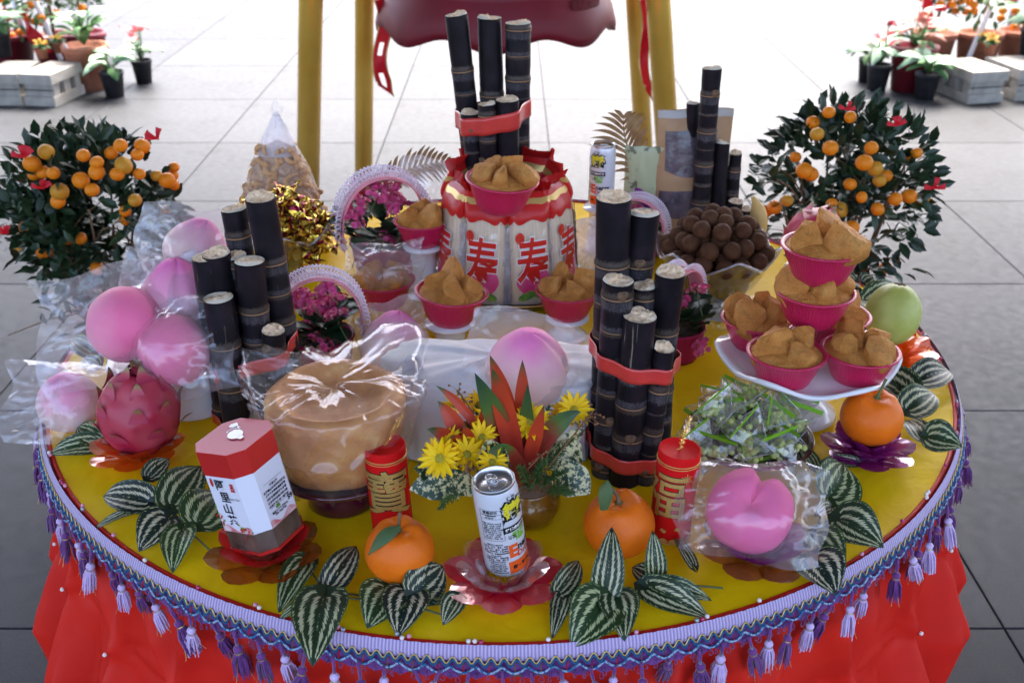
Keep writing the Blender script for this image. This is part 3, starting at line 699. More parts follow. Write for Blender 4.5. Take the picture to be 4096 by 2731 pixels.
for k, (dg, lb) in enumerate(names.items()):
    a = radians(dg); r = .112
    o = thing('noodle_pack', lb, 'noodles', (cx_ + r * sin(a), cy_ - r * cos(a), TZ + .012), (radians(-4) * cos(a), radians(-4) * sin(a), a), 'longevity noodle packs in a ring')
    o.rotation_mode = 'XYZ'; o.matrix_basis = Matrix.Translation(o.location) @ Matrix.Rotation(a, 4, 'Z') @ Matrix.Rotation(radians(-5), 4, 'X') @ Matrix.Scale(1 if abs(dg) < 90 else 1.07, 4)
    for nme, (me, sm_) in PK.items():
        c = ob(nme, me, o)
tr = thing('black_tray', 'black lacquer tray with gold rim under the noodle packs', 'tray', (cx_, cy_, TZ))
tq = MB()
tq.grid(lambda u, v: ((.150 * v * (1 + .03 * cos(6 * 2 * pi * u))) * cos(2 * pi * u), .150 * v * (1 + .03 * cos(12 * pi * u)) * sin(2 * pi * u), .006 + max(0, v - .8) * .12), 72, 10, cu=True)
to = tq.build('tray_dish', P('black_lacquer', (.012, .012, .018), .18, coat=.5), tr); md = to.modifiers.new('thickness', 'SOLIDIFY'); md.thickness = .004; md.offset = -1
MB().tube([(.1515 * (1 + .03 * cos(12 * pi * u / 72)) * cos(2 * pi * u / 72), .1515 * (1 + .03 * cos(12 * pi * u / 72)) * sin(2 * pi * u / 72), .0305) for u in range(73)], .0018, 5).build('gold_rim', M_goldcord, tr)

# ================================================================ CASHEW BAG
cbx, cby, cbz = (-0.467, 0.4548, 0.76)
cg = thing('cashew_bag', 'clear peaked plastic bag full of cashew nuts behind the candies', 'nuts', (cbx, cby, TZ))
def bagprof(v): return .115 * (1 - v) ** .88 * (1 - .22 * (1 - v) ** 8) + .003
HB = .285
def cone(u, v, k=1.0):
    a = 2 * pi * u; r = bagprof(v) * k * (1 + .06 * ns(cos(a) * 2, sin(a) * 2, v * 4) + .03 * ns(cos(a) * 7, sin(a) * 7, v * 9))
    return (r * cos(a) * 1.05 + .010 * v * v, r * sin(a) * .75, HB * v)
cm = MB(); cm.grid(cone, 60, 36, cu=True)
tw = MB(); tw.lathe([(.014, .255), (.007, .272), (.013, .292), (.005, .306), (.0005, .312)], 10, wob=lambda a, z, r: 1 + .35 * sin(4 * a + z * 60), ox=.012)
cm.join(tw); cm.build('bag', film_mat('cashew_film', veil=.12, gl=.02, rough=.3, veilcol=(.85, .82, .84)), cg, False)
mt = MB(); mt.grid(lambda u, v: cone(u, .70 + .298 * v, 1.01), 40, 8, cu=True); mt.build('bag_top', M_film_milky, cg, False)
M_cashew = P('cashew', (.52, .27, .12), .5, (.62, .36, .18), 60, bump=.2, bsc=150, sss=.1)
cs = MB(); pth = [(.0105 * cos(t) - .004, .0105 * sin(t), 0) for t in [radians(-105 + 210 * i / 10) for i in range(11)]]
cs.tube(pth, [.002, .0042, .0054, .0058, .0054, .0050, .0048, .0048, .0046, .0038, .0018], 9); CS = cs.mesh('cashew_nut', M_cashew)
q = random.Random(3); cnt = 0
for lay in range(13):
    v = .03 + lay * .058; rr = bagprof(v) * .88; nn = max(3, int(rr * 3.4 / .0125))
    for i in range(nn):
        a = pi * .92 + (pi * 1.16) * i / max(1, nn - 1) + q.uniform(-.1, .1); r = rr * q.uniform(.92, 1.04)
        ob('cashew_nut', CS, cg, (r * 1.03 * cos(a) + .01 * v * v, r * .74 * sin(a), HB * v + q.uniform(-.005, .005)), (q.uniform(0, 6), q.uniform(0, 6), q.uniform(0, 6)), q.uniform(.9, 1.12))
MB().grid(lambda u, v: tuple(Vector(cone(u, v * .80, .86 * (1 if v < .97 else .02)))), 30, 12, cu=True).build('nut_heap', P('cashew_fill', (.52, .27, .12), .7, (.36, .18, .08), 120, bump=.8, bsc=160, bd=.004), cg)

# ================================================================ CANDY BOWL
def foil_mat():
    t = NT('candy_foil'); uv = t.n('SeparateXYZ', {0: t.co('UV')}); u, v = uv.outputs[0], uv.outputs[1]
    x = t.ma('FRACT', t.ma('ADD', t.ma('MULTIPLY', v, 3.0), t.ma('MULTIPLY', u, 2.0)))
    c = t.mix(t.ma('GREATER_THAN', x, .66), (.85, .60, .08), (.24, .010, .03))
    c = t.mix(t.ma('GREATER_THAN', t.ma('FRACT', t.ma('MULTIPLY', v, 5.3)), .88), c, (.02, .016, .01))
    return t.out(t.pr(col=c, rough=.2, metal=.85, nrm=t.bump(t.noise(120, 3, .6), .5, .003)))
M_foil = foil_mat()
def candy(seed):
    q = random.Random(seed); m = MB(); n = 12
    pr = [(-.033, .0150, .1), (-.026, .010, .25), (-.020, .0045, .8), (-.015, .0085, 1), (-.006, .0118, .9), (.006, .0118, .9), (.015, .0085, 1), (.020, .0045, .8), (.026, .010, .25), (.033, .0150, .1)]
    vs = []; uv = []
    for k, (x, r, fl_) in enumerate(pr):
        tw_ = q.uniform(-.3, .3)
        for i in range(n):
            a = 2 * pi * i / n + tw_; e = 1 + q.uniform(-.16, .16) + (.25 * (i % 2) if k in (0, 9, 1, 8) else 0)
            vs.append((x + q.uniform(-.0012, .0012), r * e * cos(a), r * e * sin(a) * fl_ + (.004 * q.uniform(-1, 1) if k in (0, 9) else 0))); uv.append((i / n, k / 9))
    m.add(vs, [(k * n + i, k * n + (i + 1) % n, (k + 1) * n + (i + 1) % n, (k + 1) * n + i) for k in range(len(pr) - 1) for i in range(n)], 0, uv)
    return m.mesh('wrapped_candy', M_foil, False)
CD = [candy(s) for s in range(4)]
gx, gy = (-0.4314, 0.2707, 0.76)[:2]
gb = thing('glass_bowl', 'clear glass bowl heaped with gold wrapped candies at left', 'bowl', (gx, gy, TZ), group='glass bowls')
def glassbowl(R_, H, foot, lobes, ph):
    m = MB()
    def f(u, v):
        a = 2 * pi * u; lb = abs(((a * lobes / (2 * pi) + ph) % 1) - .5) * 2; r = R_ * (.40 + .60 * v ** .75) * (1 + .09 * (lb - .5) * v); z = foot + (H - foot) * v ** 1.15 + .030 * (lb - .6) * v ** 3
        return (r * cos(a), r * sin(a), z)
    m.grid(f, 96, 18, cu=True)
    m.grid(lambda u, v: tuple(Vector(f(u, 1 - v)) * 1 + Vector((-.0035 * cos(2 * pi * u) * (1 if v > 0 else .5), -.0035 * sin(2 * pi * u) * (1 if v > 0 else .5), 0))), 96, 14, cu=True)
    rim = [f(i / 96, 1) for i in range(97)]
    ft = MB(); ft.lathe([(.0001, foot + .004), (R_ * .40, foot + .002), (R_ * .22, foot * .7), (R_ * .2, foot * .45), (R_ * .45, .008), (R_ * .52, 0), (.0001, 0)], 40, wob=lambda a, z, r: 1 + .06 * sin(12 * a))
    return m, rim, ft
def bowl_obj(o, R_, H, foot, lobes, ph):
    m, rim, ft = glassbowl(R_, H, foot, lobes, ph); b = m.build('bowl', M_glass, o); MB().tube(rim, .0024, 6).build('rim', M_rimglass, b); ft.build('foot', M_rimglass, o, False)
M_rimglass = film_mat('thick_glass', tint=(.82, .86, .90), veil=.22, gl=.24, rough=.04, wr=30, bs=.3)
bowl_obj(gb, .100, .115, .02, 5, .1)
q = random.Random(8); ci = 0
for lay, (z, r, nn) in enumerate(((.045, .055, 8), (.072, .072, 12), (.098, .080, 14), (.123, .066, 12), (.148, .044, 8), (.168, .018, 4), (.108, .03, 4))):
    for i in range(nn):
        a = 2 * pi * (i + .5 * (lay % 2)) / nn + q.uniform(-.15, .15); rr = r * q.uniform(.86, 1.05)
        c = ob('wrapped_candy', CD[q.randrange(4)], None, (gx + .006 + rr * cos(a), gy + rr * sin(a), TZ + z + q.uniform(-.006, .006)), (q.uniform(-.7, .7), q.uniform(-.7, .7), q.uniform(0, 6.28)), q.uniform(.95, 1.25))
        tag(c, 'gold foil wrapped candy heaped in the glass bowl at left', 'candy', 'gold wrapped candies in the bowl')
# ================================================================ LONGAN BOWL
lx, ly = (0.3853, 0.1342, 0.76)[:2]
lb_ = thing('glass_bowl', 'clear angular glass bowl holding brown longans at right', 'bowl', (lx, ly, TZ), group='glass bowls')
bowl_obj(lb_, .108, .125, .030, 6, .35)
M_longan = P('longan_skin', (.070, .026, .011), .8, (.105, .043, .018), 90, bump=.25, bsc=700, bd=.0006)
LGm = [MB().ball((0, 0, 0), (.0168, .0168, .0162), 20, 14, fn=lambda d, s=s: 1 + .012 * ns(d[0] * 2 + s, d[1] * 2, d[2] * 2)).mesh('longan', M_longan) for s in range(3)]
for lay, (z, r, nn) in enumerate(((.060, .050, 9), (.088, .070, 13), (.116, .086, 16), (.120, .052, 10), (.143, .070, 13), (.148, .036, 6), (.168, .050, 8), (.176, .016, 3), (.124, .018, 3))):
    for i in range(nn):
        a = 2 * pi * (i + .5 * (lay % 2)) / nn + q.uniform(-.08, .08); rr = r * q.uniform(.95, 1.03)
        tag(ob('longan', LGm[q.randrange(3)], None, (lx + rr * cos(a), ly + rr * sin(a), TZ + z + q.uniform(-.004, .004)), (q.uniform(0, 6), q.uniform(0, 6), 0), q.uniform(.92, 1.06)), 'round brown longan piled in the angular glass bowl', 'longan', 'longans in the glass bowl')
# strip of crumpled clear film around the bowl foot
fm = MB(); fm.grid(lambda u, v: ((.05 + .06 * v + .012 * ns(u * 9, v * 4, 5)) * cos(2 * pi * u), (.05 + .06 * v + .012 * ns(u * 9, v * 4, 5)) * sin(2 * pi * u), .004 + .016 * abs(ns(u * 22, v * 7, 1))), 60, 8, cu=True)
o = fm.build('crumpled_film', M_film_clear, None, False, loc=(lx, ly - .02, TZ)); tag(o, 'crumpled clear film on the table around the longan bowl foot', 'film')

# ================================================================ FLOWER BASKETS
M_flower = P('kalanchoe_pink', (.66, .045, .19), .55, (.78, .14, .30), 50, sss=.15); M_flbud = P('kalanchoe_bud', (.48, .13, .13), .6, (.34, .16, .10), 50)
M_kleaf = P('kalanchoe_leaf', (.010, .030, .012), .4, (.022, .055, .02), 40, bump=.2); M_lace = P('white_lace', (.86, .74, .78), .8, (.78, .62, .68), 60); M_pinkrib = P('pink_ribbon', (.70, .22, .25), .6, (.76, .30, .33), 20)
M_basket = P('magenta_basket', (.30, .01, .05), .5, bump=.5, bsc=120)
def rosette(m, c, nrm, s, mi, q):
    Mx = frame(c, Vector(nrm).orthogonal(), nrm)
    for ring, (n, r, up) in enumerate(((7, .0085, .3), (6, .0062, .8), (4, .0036, 1.4))):
        for i in range(n):
            a = 2 * pi * (i + .5 * ring) / n; pv = []
            for (u, w_) in ((.1, -.25), (.65, -.5), (1, 0), (.65, .5), (.1, .25)):
                rr = u * r * s; x, y = rr * cos(a) - w_ * r * s * .8 * sin(a), rr * sin(a) + w_ * r * s * .8 * cos(a); pv.append(Mx @ Vector((x, y, u * r * s * up * .6 + .0005 * ring)))
            m.add(pv, [(0, 1, 2, 3, 4)], mi)
def cluster(seed, n=11):
    q = random.Random(seed); m = MB()
    for i in range(n):
        a = i * 2.4; rr = .021 * sqrt((i + .5) / n); z = -.35 * rr * rr / .0175; rosette(m, (rr * cos(a), rr * sin(a), z + q.uniform(-.002, .002)), (cos(a) * rr * 40, sin(a) * rr * 40, 1), q.uniform(.8, 1.15), 0, q)
    for i in range(9):
        a = q.uniform(0, 6.28); rr = q.uniform(.012, .024); m.ball((rr * cos(a), rr * sin(a), -.006 + q.uniform(-.004, .002)), (.0026, .0026, .0034), 6, 4, 1)
    m.tube([(0, 0, 0), (.002, 0, -.03), (0, .002, -.06)], .0011, 4, 2)
    return m.mesh('flower_cluster', [M_flower, M_flbud, M_stem], False)
CL = [cluster(s, n_) for s, n_ in ((1, 11), (2, 8), (3, 14))]
kl = MB()
kl.grid(lambda u, v: ((u - .5) * .034 * (sin(pi * min(1, v * 1.02)) ** .7 + .12) * (1 + .08 * cos(v * 30)), .052 * v, .010 * sin(v * 2) + .12 * ((u - .5) * .034) ** 2 / .01), 6, 10); KL = kl.mesh('leaf', M_kleaf)
def basket(label, loc, yaw, s=1.0, seed=0, ncl=9):
    o = thing('flower_basket', label, 'flower basket', loc, (0, 0, yaw), 'lace handled flower baskets'); o.scale = (s,) * 3; q = random.Random(seed)
    MB().lathe([(.0001, 0), (.042, 0), (.046, .01), (.052, .055), (.055, .058), (.053, .062), (.050, .058)], 40, wob=lambda a, z, r: 1 + .012 * sin(24 * a)).build('basket', M_basket, o)
    MB().lathe([(.0001, .052), (.050, .052)], 24).build('soil', M_soil, o)
    hr, hz, hh = .068, .055, .165
    def arc(t, dr=0): a = pi * t; return Vector(((hr + dr) * cos(a) * (1 + .12 * sin(a)), 0, hz + (hh + dr - hz) * sin(a) ** .85 if 0 < t < 1 else hz))
    hd = MB(); hd.grid(lambda u, v: arc(v) + Vector((0, (u - .5) * .030 - .004, 0)), 3, 40); h = hd.build('handle', M_pinkrib, o); md = h.modifiers.new('thickness', 'SOLIDIFY'); md.thickness = .002
    lc = MB(); NL = 46
    for i in range(NL):                     # scalloped lace loops on both ribbon edges
        for sd_ in (-1, 1):
            t = (i + .5) / NL; c = arc(t, .003) + Vector((0, sd_ * .011, 0)); tg = (arc(min(1, t + .02)) - arc(max(0, t - .02))).normalized(); nr = tg.cross(Vector((0, 1, 0))); 
            if nr.z < 0 and t not in (0, 1): nr = -nr
            out = (Vector((0, sd_, 0)) * .55 + nr * .8).normalized()
            pth = [c + tg * .0055 * cos(b) + out * (.0055 * sin(b) + .004) for b in [2 * pi * k / 8 for k in range(9)]]
            lc.tube(pth, .0013, 4, cap=False); lc.ball(tuple(c + out * .010), .0018, 5, 4)
    lc.build('lace', M_lace, h)
    for i in range(30):
        a = q.uniform(0, 6.28); r = q.uniform(.004, .04); el = q.uniform(.2, 1.1); d = Vector((cos(a) * cos(el), sin(a) * cos(el), sin(el)))
        ob('leaf', KL, o, M=frame((r * cos(a), r * sin(a), .058 + q.uniform(0, .035)), d.cross(Vector((0, 0, 1))), (-d.x * .3, -d.y * .3, 1)) @ Matrix.Rotation(q.uniform(-.3, .3), 4, 'X') @ Matrix.Scale(q.uniform(.75, 1.15), 4))
    for i in range(ncl):
        a = 2 * pi * i / ncl + q.uniform(-.3, .3); r = q.uniform(.012, .052); z = .155 - r * 1.0 + q.uniform(-.02, .02)
        if i % 4 == 0: r += .012; z -= .05
        ob('flower_cluster', CL[q.randrange(3)], o, (r * cos(a), r * sin(a) - .005, z), (-.5 * r / .05 * sin(a) + .35, .5 * r / .05 * cos(a), q.uniform(0, 6)), q.uniform(.8, 1.1))
    return o
basket('pink kalanchoe basket with white lace handle in front, left of centre', (*(-0.2961, -0.0926, 0.76)[:2], TZ), .25, 1.0, 1, 11)
basket('pink kalanchoe basket behind, between gold candies and noodle packs', (*(-0.2332, 0.2878, 0.76)[:2], TZ), .35, 1.25, 2, 11)
basket('pink flower basket at the back beside the patterned pouch', (*(0.271, 0.3592, 0.76)[:2], TZ), -.4, .82, 3, 11)
basket('mostly hidden flower basket behind the tall sugarcane bundle', (*(0.2889, -0.0508, 0.76)[:2], TZ), .9, .95, 4, 6)

# ================================================================ CANS
M_canwhite = P('can_white', (.72, .70, .74), .30, (.70, .68, .72), 30, metal=.15, coat=.3); M_yel = P('yellow_print', (.75, .62, .03), .4); M_org = P('orange_print', (.80, .10, .015), .4); M_grn = P('green_print', (.18, .45, .03), .4)
M_grey = P('grey_print', (.10, .10, .11), .5)
CR, CH = .0262, .133
def can(label, loc, rot, group='white energy drink cans', tall=1.0):
    o = thing('drink_can', label, 'can', loc, rot, group)
    MB().lathe([(.0001, .004), (.017, .003), (.0205, 0), (.0225, .003), (CR, .012), (CR, CH - .016), (.0248, CH - .008), (.0238, CH - .005)], 56).build('body', M_canwhite, o)
    lid = MB(); lid.lathe([(.0236, CH - .006), (.0245, CH - .001), (.0240, CH), (.0230, CH - .001), (.0222, CH - .006), (.0195, CH - .006), (.019, CH - .005), (.0001, CH - .005)], 48).build('lid', M_steel, o)
    tb_ = MB(); tb_.tube([(.0035 * cos(a) , -.002 + .0045 * sin(a), CH - .0028) for a in [2 * pi * k / 16 for k in range(17)]], .0009, 6); tb_.box((0, .005, CH - .003), (.010, .010, .0011)); tb_.tube([(.006 * cos(a), .006 + .008 * sin(a), CH - .003) for a in [2 * pi * k / 16 for k in range(17)]], .0009, 6)
    tb_.tube([(.011 * cos(a), -.008 + .008 * sin(a), CH - .0048) for a in [2 * pi * k / 20 for k in range(21)]], .0006, 5)
    ob('pull_tab', tb_.mesh('pull_tab', M_steel), o, rot=(0, 0, .5))
    p = MB()                                # printed panels wrapped on the body
    def put(m, ang, z, dr=.0004): p.join(wrap(m, CR, radians(ang), z, dr))
    # nutrition table
    for k, (w_, h_, x, y) in enumerate(((.026, .0005, 0, .022), (.026, .0005, 0, -.022), (.026, .0004, 0, .016), (.026, .0004, 0, .010))):
        put(polydisc(lambda a: (w_ / 2 * (1 if cos(a) > 0 else -1), h_ / 2 * (1 if sin(a) > 0 else -1)), 4) if False else MB().add([(-w_ / 2, y, 0), (w_ / 2, y, 0), (w_ / 2, y + h_, 0), (-w_ / 2, y + h_, 0)], [(0, 1, 2, 3)]), -22, .085)
    for x in (-.013, .013): put(MB().add([(x, -.022, 0), (x + .0005, -.022, 0), (x + .0005, .0225, 0), (x, .0225, 0)], [(0, 1, 2, 3)]), -22, .085)
    put(text_mb('營養標示', .0044, .0001), -22, .1042)
    put(text_mb('每一份量250毫升\n本罐含1份', .0023, .0001, lead=1.35), -25, .0985)
    put(text_mb('熱量  150大卡  60大卡\n蛋白質  0公克  0公克\n脂肪  0公克  0公克\n飽和脂肪  0公克  0公克\n碳水化合物 37.8  15.1\n糖   35公克  14公克\n鈉   37.5  15毫克\n維生素B6  1毫克  400', .0024, .0001, lead=1.3), -22, .0775)
    put(text_mb('品名:維他命B飲料\n成分:水、蔗糖、果糖、牛磺\n酸、檸檬酸、香料、咖啡因\n肌醇、菸鹼醯胺、維生素B6\n維生素B12、本產品含咖啡因\n30mg/100mL\n飲用注意事項、本品孩童\n孕婦不宜、出品、高雄市\n新興區中正路3號3樓\n電話:0800-281379\n食品股份有限公司\n南投市工業區路20號\n罐號:標示於罐底\n統一編號:5452901603', .0025, .0001, lead=1.3), -22, .0355)
    # black and yellow crest, slogans
    put(text_mb('蠻', .030, .0030, 0), 42, .098); p.m[-0:] = p.m[-0:]
    b0 = len(p.m); put(text_mb('蠻', .030, .0007), 42, .098, .0009); p.m[b0:] = [1] * (len(p.m) - b0)
    put(MB().add([(-.017, -.0045, 0), (.017, -.0045, 0), (.017, .0045, 0), (-.017, .0045, 0)], [(0, 1, 2, 3)]), 42, .0765)
    b0 = len(p.m); put(text_mb('維他命B飲料', .0052, .0002), 42, .0765, .0009); p.m[b0:] = [2] * (len(p.m) - b0)
    put(text_mb('保力', .006, .0002), 38, .119); put(text_mb('添加', .0055, .0002), 27, .0645)
    b0 = len(p.m); put(text_mb('牛磺酸\n1000', .0072, .0005, lead=.9), 50, .0635); p.m[b0:] = [4] * (len(p.m) - b0)
    b0 = len(p.m); put(text_mb('E', .024, .0012), 24, .0435); p.m[b0:] = [3] * (len(p.m) - b0)
    put(text_mb('nergy', .013, .0005, align='LEFT'), 37, .0475); b0 = len(p.m); put(text_mb('Drink', .011, .0003, align='LEFT'), 34, .0375); p.m[b0:] = [5] * (len(p.m) - b0)
    b0 = len(p.m); put(MB().add([(-.0175, -.009, 0), (.0175, -.009, 0), (.0175, .009, 0), (-.0175, .009, 0)], [(0, 1, 2, 3)]), 45, .0205); p.m[b0:] = [3] * (len(p.m) - b0)
    put(text_mb('你・累了嗎', .0058, .0003), 48, .0205, .0009)
    p.build('label_print', [M_black, M_yel, M_whitep, M_org, M_grn, M_redp], o, False)
    return o
can('white energy drink can leaning on the clear crystal lotus in front', (0.0108, -0.632, 0.7822), (radians(3), radians(-7), radians(4)))
can('white energy drink can at the back beside dried palm leaves', (*(0.1992, 0.4254, 0.76)[:2], TZ + .095), (0, 0, radians(-70)), tall=1)
can('drink can with only its silver top showing behind the left peach buns', (-0.5754, -0.05, 0.7537), (0, 0, 1))

# ================================================================ POUCHES AND DRIED FRONDS
M_kraft = P('kraft_paper', (.36, .19, .085), .55, (.42, .24, .12), 25, bump=.2, coat=.2); M_window = P('dark_window', (.06, .045, .06), .2, (.13, .09, .10), 40, coat=.3, bump=.4, bsc=60, bd=.004)
M_patt = P('printed_pouch', (.42, .42, .24), .45, (.14, .13, .07), 55, lo=.54, hi=.60, coat=.3); M_ypouch = P('yellow_pouch', (.62, .40, .08), .4, coat=.3); M_purpr = P('purple_print', (.25, .03, .22), .4)
def pouch(label, loc, w_, h_, yaw, mats, window=True, tilt=.12):
    o = thing('snack_pouch', label, 'pouch', loc, (-tilt, 0, yaw), 'stand-up snack pouches')
    def f(s):
        def g(u, v):
            x = (u - .5) * w_ * (1 + .03 * sin(v * 7)); th = .022 * (1 - v) ** .6 * (1 - (2 * abs(u - .5)) ** 3) + .0008
            return (x, s * (th + .002 * ns(u * 5, v * 6, s)), h_ * v + .006 * ns(u * 3, 9) * v)
        return g
    m = MB(); m.grid(f(-1), 20, 26); m.grid(f(1), 20, 26); m.build('pouch_body', mats[0], o)
    if window:
        for (z0, z1, x0, x1, nm) in ((.60, .86, -.40, .30, 'window'), (.32, .46, -.45, .1, 'window')):
            g = f(-1); ww = MB(); ww.grid(lambda u, v: tuple(Vector(g(.5 + (x0 + (x1 - x0) * u), z0 + (z1 - z0) * v - .05 * sin(u * 3.2) * (1 - v))) + Vector((0, -.0016, 0))), 14, 8); ww.build(nm, mats[1], o)
    else:
        g = f(-1); ww = MB(); ww.grid(lambda u, v: tuple(Vector(g(.30 + .42 * u, .50 + .13 * v - .10 * u + .03 * sin(u * 3))) + Vector((0, -.0016, 0))), 8, 4); ww.build('printed_panel', mats[1], o)
    g = f(-1); zz = MB(); zz.grid(lambda u, v: tuple(Vector(g(u, .945 + .05 * v)) + Vector((0, -.0012, 0))), 14, 2); zz.build('zip_seal', mats[2], o)
    return o
pouch('brown kraft stand-up pouch with dark window behind sugarcane at back', (*(0.3815, 0.3942, 0.76)[:2], TZ), .150, .298, .05, (M_kraft, M_window, P('clear_seal', (.34, .29, .25), .3, coat=.4)))
pouch('patterned greenish pouch with purple print beside the kraft pouch', (*(0.2827, 0.4181, 0.76)[:2], TZ), .080, .222, -.2, (M_patt, M_purpr, M_patt), False, .02)
pouch('plain yellow pouch behind the patterned pouch', (*(0.2971, 0.4648, 0.76)[:2], TZ), .080, .20, .3, (M_ypouch, M_ypouch, M_ypouch), False, .0)
M_frond = P('dried_frond', (.22, .10, .035), .7, (.34, .20, .09), 50)
def frond(label, base, tip, n, L, up, seed, group='dried palm fronds'):
    o = thing('dried_frond', label, 'dried frond', base, group=group); q = random.Random(seed); b = Vector((0, 0, 0)); t = Vector(tip) - Vector(base); mid = t * .5 + Vector(up) * .25
    pth = bez(b, mid, t, 14); MB().tube(pth, [.0035 - .0028 * i / 14 for i in range(15)], 6).build('rachis', M_frond, o)
    for i in range(n):
        k = (i + 1) / n * .98; idx = min(13, int(k * 14)); p = pth[idx].lerp(pth[idx + 1], k * 14 - idx); tg = (pth[idx + 1] - pth[idx]).normalized()
        for s in (-1, 1):
            side = tg.cross(Vector((0, -1, .25))).normalized() * s; d = (side * .85 + tg * .75 + Vector((0, 0, .06 * q.random()))).normalized(); l = L * sin(pi * (.12 + .80 * k)) * q.uniform(.85, 1.1)
            lf = MB(); e = p + d * l + Vector((0, 0, -.10 * l)); w_ = .0042; nn = d.cross(Vector((0, -1, .3))).normalized()
            lf.grid(lambda u, v: tuple(p.lerp(e, v) + nn * (u - .5) * w_ * 2 * (sin(pi * min(.98, v * .8 + .18))) + Vector((0, -.0015 * abs(u - .5) * 2, .012 * sin(pi * v) * l / .1))), 2, 6)
            lf.build('leaflet', M_frond, o)
frond('dried brown palm frond fanning out left of the pouches', (0.2948, 0.42, 0.8977), (0.2384, 0.44, 1.038), 11, .085, (-.12, 0, .02), 1)
frond('dried palm frond pointing right behind the back flower basket', (-0.2947, 0.5, 0.8609), (-0.1185, 0.52, 0.9196), 15, .055, (0, 0, .12), 2)

# ================================================================ BAGGED PEACH BUNS
def peach_mat(name, a, b, lo, hi):
    t = NT(name); z = t.n('SeparateXYZ', {0: t.co('Object')}).outputs[2]
    f = t.ma('ADD', t.ma('MULTIPLY', z, 11.0), t.ma('MULTIPLY_ADD', t.noise(18, 3), .55, .1))
    return t.out(t.pr(col=t.ramp(f, (lo, a), (hi, b)), rough=.55, sss=.25, nrm=t.bump(t.noise(70, 4), .10, .002), spec=.12))
M_peach = peach_mat('peach_bun', (.86, .52, .52), (.80, .18, .42), .25, .9); M_peachpink = peach_mat('pink_peach_bun', (.86, .44, .48), (.82, .17, .32), -.1, .75)
M_peachpale = peach_mat('pale_peach_bun', (.84, .56, .50), (.78, .18, .42), .50, 1.15); M_pinkbun = peach_mat('deep_pink_bun', (.84, .14, .30), (.86, .13, .32), .1, .8)
def peach_mesh(name, mat, r, tip=.28, crease=.16, dent=0, ca=-pi / 2):
    def fn(d):
        th = atan2(d[1], d[0]); cz = d[2]; k = 1.0
        k += tip * max(0, cz) ** 7
        c = exp(-(abs(abs(th) - pi / 2) if True else 0) ** 2 * 0) ; 
        dth = abs(((th - ca + pi) % (2 * pi)) - pi); k -= crease * exp(-(dth / .20) ** 2) * max(0, 1 - abs(cz - .35) * .9)
        if dent: k -= dent * exp(-((1 - d[2]) / .10)) 
        k += .05 * ns(d[0] * 1.6 + r * 90, d[1] * 1.6, d[2] * 1.6) + .015 * ns(d[0] * 4, d[1] * 4, d[2] * 4); return k
    return MB().ball((0, 0, 0), (r, r, r * .92), 48, 32, fn=fn).mesh(name, mat)
PE = {'a': peach_mesh('peach_bun', M_peach, .046), 'b': peach_mesh('peach_bun', M_peachpink, .048, .18), 'c': peach_mesh('peach_bun', M_peachpale, .050, .22)}
def bag_mesh(w_, h_, a, b, t, seed, cx=0, cy=0, mat=None, n=40, bend=.012, wr=1.0):
    m = MB(); q = random.Random(seed)
    for s in (-1, 1):
        def f(u, v):
            x, y = (u - .5) * 2 * w_, (v - .5) * 2 * h_
            x *= 1 + .22 * ns(v * 2.3, seed * 1.7, 1); y *= 1 + .25 * ns(u * 2.3, seed * 1.7, 4)
            qd = sqrt(((x - cx) / a) ** 2 + ((y - cy) / b) ** 2)
            z = t * sqrt(max(0, 1 - qd * qd)) if qd < .93 else t * .3676 * exp(-(qd - .93) * 2.6)
            e = max(abs(u - .5), abs(v - .5)) * 2; z *= 1 - e ** 8
            an = atan2(y - cy, x - cx)
            cr = (1 - abs(ns(an * 3.4 + seed, qd * .9, s * 2)) * 2.2) ** 3 * .007 + (1 - abs(ns(x * 34 + seed, y * 22, seed + s)) * 2) ** 3 * .006 + (1 - abs(ns(x * 70 + y * 50, y * 30 - x * 20, seed)) * 2) ** 3 * .0022
            z += cr * wr * (.12 + .88 * min(1, qd) ** 2) * (1 - e ** 10)
            return (x, y + 0, s * z + bend * sin(x * 18 + seed) + .35 * bend * ns(x * 20, y * 20, seed + 7))
        m.grid(f, n, n)
    return m.mesh('bag', mat or M_film, True)
def bagged(label, c, kind, br, size, bulge, seed, bun_rot=(0, 0, 0), bag_rot=None, mat=None, scale=1.0, off=(0, 0), wr=1.0, name='bagged_peach_bun', tk=None):
    o = thing(name, label, 'bun', c, group='bagged peach buns'); 
    ob('bun', PE[kind] if isinstance(kind, str) else kind, o, rot=bun_rot, scale=scale)
    rot = bag_rot or (radians(62), 0, 0)
    ob('bag', bag_mesh(size[0], size[1], bulge * 1.10, bulge * 1.10, tk or bulge * 1.04, seed, off[0], off[1], mat, wr=wr), o, rot=rot)
    return o
# left stand with a heap of buns
ls = thing('bun_stand', 'white pedestal stand under the heap of pink peach buns', 'stand', (-0.4774, -0.2175, 0.76))
MB().lathe([(.0001, 0), (.050, 0), (.052, .004), (.050, .010), (.046, .075), (.05, .085), (.0001, .087)], 48).build('pedestal', M_white, ls)
lq = MB(); lq.grid(lambda u, v: ((.118 * v * (1 + .05 * cos(16 * pi * u))) * cos(2 * pi * u), (.118 * v * (1 + .05 * cos(16 * pi * u))) * sin(2 * pi * u), .087 + .016 * max(0, v - .7) / .3), 80, 10, cu=True)
l2 = lq.build('plate', M_white, ls); md = l2.modifiers.new('thickness', 'SOLIDIFY'); md.thickness = .005; md.offset = -1
bagged('bagged pink peach bun at lower left of the heap, showing its hollow side', (-0.5394, -0.27, 0.9256), 'b', 0, (.115, .092), .056, 11, (radians(75), 0, radians(55)), (radians(55), 0, radians(25)), None, 1.16, (.02, -.005))
